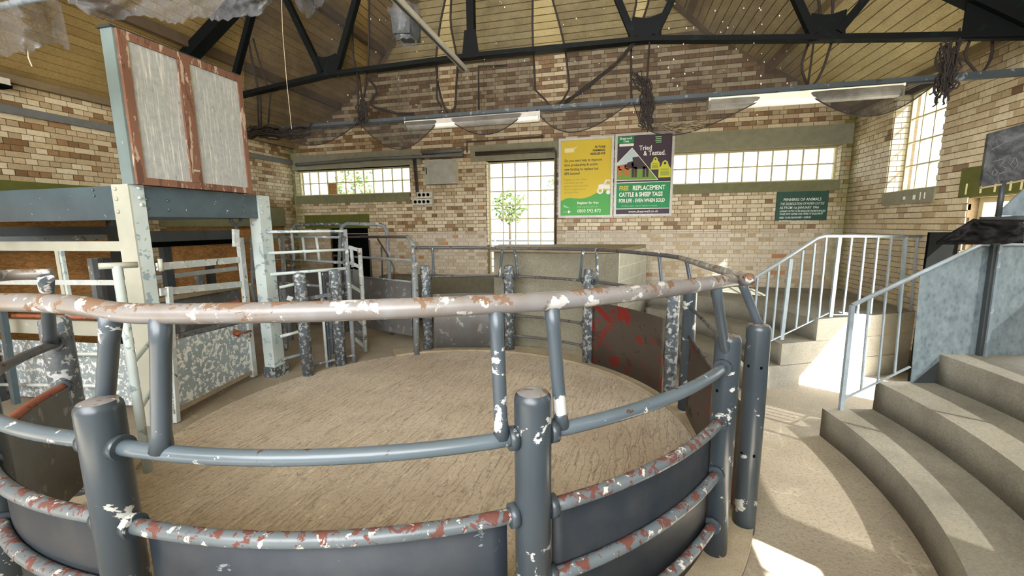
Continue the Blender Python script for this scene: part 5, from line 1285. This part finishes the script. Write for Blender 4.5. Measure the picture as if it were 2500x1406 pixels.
for i in range(len(gaps)+1):
    gl = gaps[i-1] if i > 0 else None; gr = gaps[i] if i < len(gaps) else None
    def lf(y): return interp(gl, y, 2) if gl else 596.0
    def rf(y): return interp(gr, y, 1) if gr else 2497.0
    ph = rn_.uniform(0, 6)
    def fn_(u, v):
        yt = -90
        for it in range(3):
            xm = lf(yt)+(rf(yt)-lf(yt))*u
            yb = beam_y(xm)
        y = yt+(yb-yt)*v; x = lf(y)+(rf(y)-lf(y))*u
        return npt(x, y, .05*math.sin(9*u+ph+2*v)+.03*math.sin(17*v+ph))
    ctr = fn_(.5, 1.0); t = thing('bird_net', labs[i], 'net', Vector((ctr.x, ctr.y, ctr.z)), 'torn bird netting in the truss')
    mb = MB(); mb.grid(fn_, 14, rows); mb.build('mesh', MAT['net' if i < 5 else 'net_thin'], t)
    for side_ in (0, 1):
        if (side_ == 0 and gl) or (side_ == 1 and gr):
            P = [fn_(float(side_), k/14)+Vector((0,-.01,0)) for k in range(15)]
            mb = MB(); mb.tube(P, .013, 6); mb.build('cord', MAT['cord'], t)
# swags below the bar
def swag(label, x0, x1, sag, sk=.5, dense=False):
    t = None
    def fn_(u, v):
        x = x0+(x1-x0)*u; s = math.sin(math.pi*u**(math.log(.5)/math.log(sk)) if 0 < u < 1 else 0)
        y = beam_y(x)-4+v*sag*s
        return at_y(x, y, LBY-.06-.05*s*math.sin(math.pi*v))
    c = fn_(.5, .5); t = thing('net_swag', label, 'net', c, 'net swags below the light bar')
    mb = MB(); mb.grid(fn_, 20, 6); mb.build('mesh', MAT['net_thick' if dense == 2 else ('net_mid' if dense else 'net')], t)
    mb = MB(); mb.tube([fn_(k/20, 1.0) for k in range(21)], .006, 6); mb.build('cord', MAT['cord'], t)
swag('sagging net swag over the long low window', 660, 875, 46, .5, 1)
swag('deep net swag under the dusty strip light', 875, 1080, 72, .5, 1)
swag('short net swag left of the yellow poster', 1085, 1290, 52)
swag('net swag dropping towards the yellow poster', 1310, 1540, 62, .4)
swag('litter filled net swag above the cattle tag poster', 1545, 1900, 88, .28)
swag('pale net swag beneath the cream strip light', 1955, 2300, 78, .5, 1)
# dark bunched net tied to the bar
def bunch(label, pts, r, d=0.0):
    P = [at_y(x, y, LBY-.05+d) for x, y in pts]; t = thing('net_bundle', label, 'net', P[-1], 'bunched netting ties')
    mb = MB(); rr_ = random.Random(len(label)); n = 12; Q = []
    Ps = smooth_path(P, 5)
    for strand in range(22):
        off = Vector((rr_.uniform(-1, 1), rr_.uniform(-1, 1)*.6, rr_.uniform(-1, 1)))*r
        mb.tube([p+off*(.6+.9*abs(math.sin(k*.5+strand)))+Vector((rr_.uniform(-1, 1), 0, rr_.uniform(-1, 1)))*r*.25 for k, p in enumerate(Ps)], r*.13, 5)
    mb.build('strands', MAT['cord'], t)
bunch('black bunched net tied round the bar above the posters', [(1548, 190), (1572, 210), (1580, 250), (1576, 290), (1580, 308)], .05)
bunch('black bunched net hanging where the bar meets the side wall', [(2322, 118), (2316, 170), (2310, 215), (2300, 240)], .065)
bunch('black bunched net tied over the long low window', [(882, 248), (886, 275), (880, 300)], .05)
bunch('heavy black net bundle beside the dial cabinet', [(606, 325), (650, 322), (700, 326), (750, 318)], .07)
bunch('twisted net tail hanging from the gusset over the yellow poster', [(1545, 108), (1510, 150), (1450, 200), (1380, 252)], .022, .06)
bunch('net tail looping below the chord over the socket bank', [(890, 180), (920, 222), (905, 255), (960, 275), (1010, 278)], .016, .06)
tw = thing('nest_straw', 'straw nest litter lying in the net above the cattle tag poster', 'straw', at_y(1650, 318, LBY-.08))
rr_ = random.Random(4); mb = MB()
for k in range(90):
    x = 1595+rr_.uniform(0, 110); y = 300+18*math.sin((x-1595)/110*3.1)+rr_.uniform(-10, 4); p = at_y(x, y, LBY-.06+rr_.uniform(-.05, .04)); an = rr_.uniform(-.5, .5); L_ = rr_.uniform(.04, .11)
    mb.tube([p, p+Vector((L_*math.cos(an), rr_.uniform(-.03, .03), L_*math.sin(an)))], .003, 4)
o = mb.build('straw', MAT['timber'], tw); o['kind'] = 'stuff'
for x0, y0_, x1, y1_ in ((624, 210, 640, 318), (632, 60, 626, 318), (655, 200, 660, 300), (1138, 170, 1140, 270)):
    pass
cb = thing('hanging_cords', 'brown hanging cords beside the dial cabinet', 'cord', at_y(628, 320, NY-.05))
for q in ([(606, 95), (622, 180), (636, 240), (638, 318)], [(618, 95), (640, 175), (660, 230), (655, 300)], [(600, 40), (612, 140), (628, 210), (632, 315)], [(1238, 160), (1168, 162), (1169, 268)], [(1068, 148), (1066, 240), (1078, 262)]):
    mb = MB(); mb.tube([at_y(x, y, NY-.05) for x, y in q], .012, 6); mb.build('cord', MAT['cord'], cb)
fs = thing('feather_specks', 'white feather specks caught in the netting across the gable', 'feathers', at_y(1250, 200, NY-.06)); mb = MB(); rs_ = random.Random(8)
for k in range(120):
    p = at_y(rs_.choice((rs_.uniform(760, 1560), rs_.uniform(1600, 1950))), rs_.uniform(-10, 300), NY-.09); r = rs_.uniform(.004, .009)
    mb.add([p+Vector(v)*r for v in ((1,0,0), (-1,0,0), (0,1,0), (0,-1,0), (0,0,1.4), (0,0,-1.4))], [(0,2,4), (2,1,4), (1,3,4), (3,0,4), (2,0,5), (1,2,5), (3,1,5), (0,3,5)])
o = mb.build('specks', MAT['p_white'], fs); o['kind'] = 'stuff'
tl = thing('twine', 'single pale twine hanging from the roof beside the cabinet', 'twine', at_y(712, 315, 4.6))
mb = MB(); mb.tube([at_y(x, y, 4.6) for x, y in ((686, -40), (690, 80), (700, 200), (712, 315))], .003, 5); mb.build('twine', MAT['straw'], tl)

# ------------------------------------------------------------------ torn plastic film near the camera
FYv = 2.3
def film(label, top, bot, seed, nu=40, nv=14, amp=.016):
    rf_ = random.Random(seed); cache = {}
    def ip_(pl, u):
        k = u*(len(pl)-1); i = min(int(k), len(pl)-2); f = k-i; return (pl[i][0]+(pl[i+1][0]-pl[i][0])*f, pl[i][1]+(pl[i+1][1]-pl[i][1])*f)
    def fn_(u, v):
        key = (round(u*nu), round(v*nv))
        if key not in cache:
            a, b = ip_(top, u), ip_(bot, u); x = a[0]+(b[0]-a[0])*v; y = a[1]+(b[1]-a[1])*v
            if v > .98: y += rf_.uniform(-5, 7)
            cache[key] = at_y(x, y, FYv+.12*math.sin(7*u+seed)+.25*(1-v)*-.3+amp*math.sin(23*u+9*math.sin(3*v+seed))+.25*amp*rf_.uniform(-1, 1))
        return cache[key]
    c = fn_(.5, .3); t = thing('plastic_film', label, 'film', c, 'torn plastic film')
    mb = MB(); mb.grid(fn_, nu, nv, True); mb.build('film', MAT['film'], t)
    return t
film('torn grey film flap hanging with a pointed corner in the upper corner', [(-60, 10), (60, -5), (140, -30)], [(-40, 145), (15, 138), (45, 126), (70, 128), (105, 108), (125, 102), (150, 110), (172, 122)], 2)
film('billowing grey film along the top edge over the cabinet', [(150, -40), (300, -60), (450, -60), (560, -60), (680, -40)], [(165, 6), (215, 30), (252, 48), (290, 48), (330, 32), (400, 50), (430, 56), (490, 40), (530, 50), (590, 44), (640, 30), (668, 0)], 5, 56, 12)
film('small ragged film scrap hanging at the top edge by the truss', [(715, -30), (745, -30), (800, -30)], [(722, 12), (735, 30), (752, 42), (765, 36), (790, 10)], 9, 18, 8, .02)
fbx = thing('film_pole', 'pale blue pole holding up the torn film', 'pole', at_y(60, 10, FYv-.05))
mb = MB(); mb.tube([at_y(-60, 30, FYv-.05), at_y(170, -22, FYv-.05)], .022, 10); mb.build('pole', MAT['rail_blue'], fbx)
tg = thing('straw_wisp', 'single pale straw caught on the film flap', 'straw', at_y(70, 145, FYv))
mb = MB(); mb.tube([at_y(x, y, FYv-.06) for x, y in ((68, 122), (69, 140), (78, 162))], .004, 5); mb.build('wisp', MAT['straw'], tg)
# hedge and tree beyond the tall window
def bush(label, c, r, n, seed):
    t = thing('yard_bush', label, 'bush', Vector((c[0], c[1], -.25)), 'bushes in the yard'); rb = random.Random(seed); mb = MB()
    for k in range(n):
        a, b_ = rb.uniform(0, 6.28), rb.uniform(-1, 1); q = Vector(c)+Vector((math.cos(a)*math.sqrt(1-b_*b_), math.sin(a)*math.sqrt(1-b_*b_)*.6, b_))*r*rb.uniform(.5, 1)
        u = Vector((rb.uniform(-1, 1), rb.uniform(-1, 1), rb.uniform(-1, 1))).normalized()*.12; w_ = u.orthogonal().normalized()*.07
        mb.add([q-u, q+w_, q+u, q-w_], [(0,1,2,3)])
    mb.build('foliage', MAT['leaf'], t); mb = MB(); mb.tube([Vector((c[0], c[1], -.25)), Vector(c)], .06, 6); mb.build('stem', MAT['conduit'], t)
bush('leafy bush out in the yard behind the tall window', (-2.2, 22, 3.6), 1.5, 500, 1)
bush('tree branch in the yard behind the long low window', (-13.5, 20, 4.0), 1.3, 300, 2)
bush('low bush in the yard at the edge of the tall window', (-5.0, 20, 2.9), .9, 250, 3)
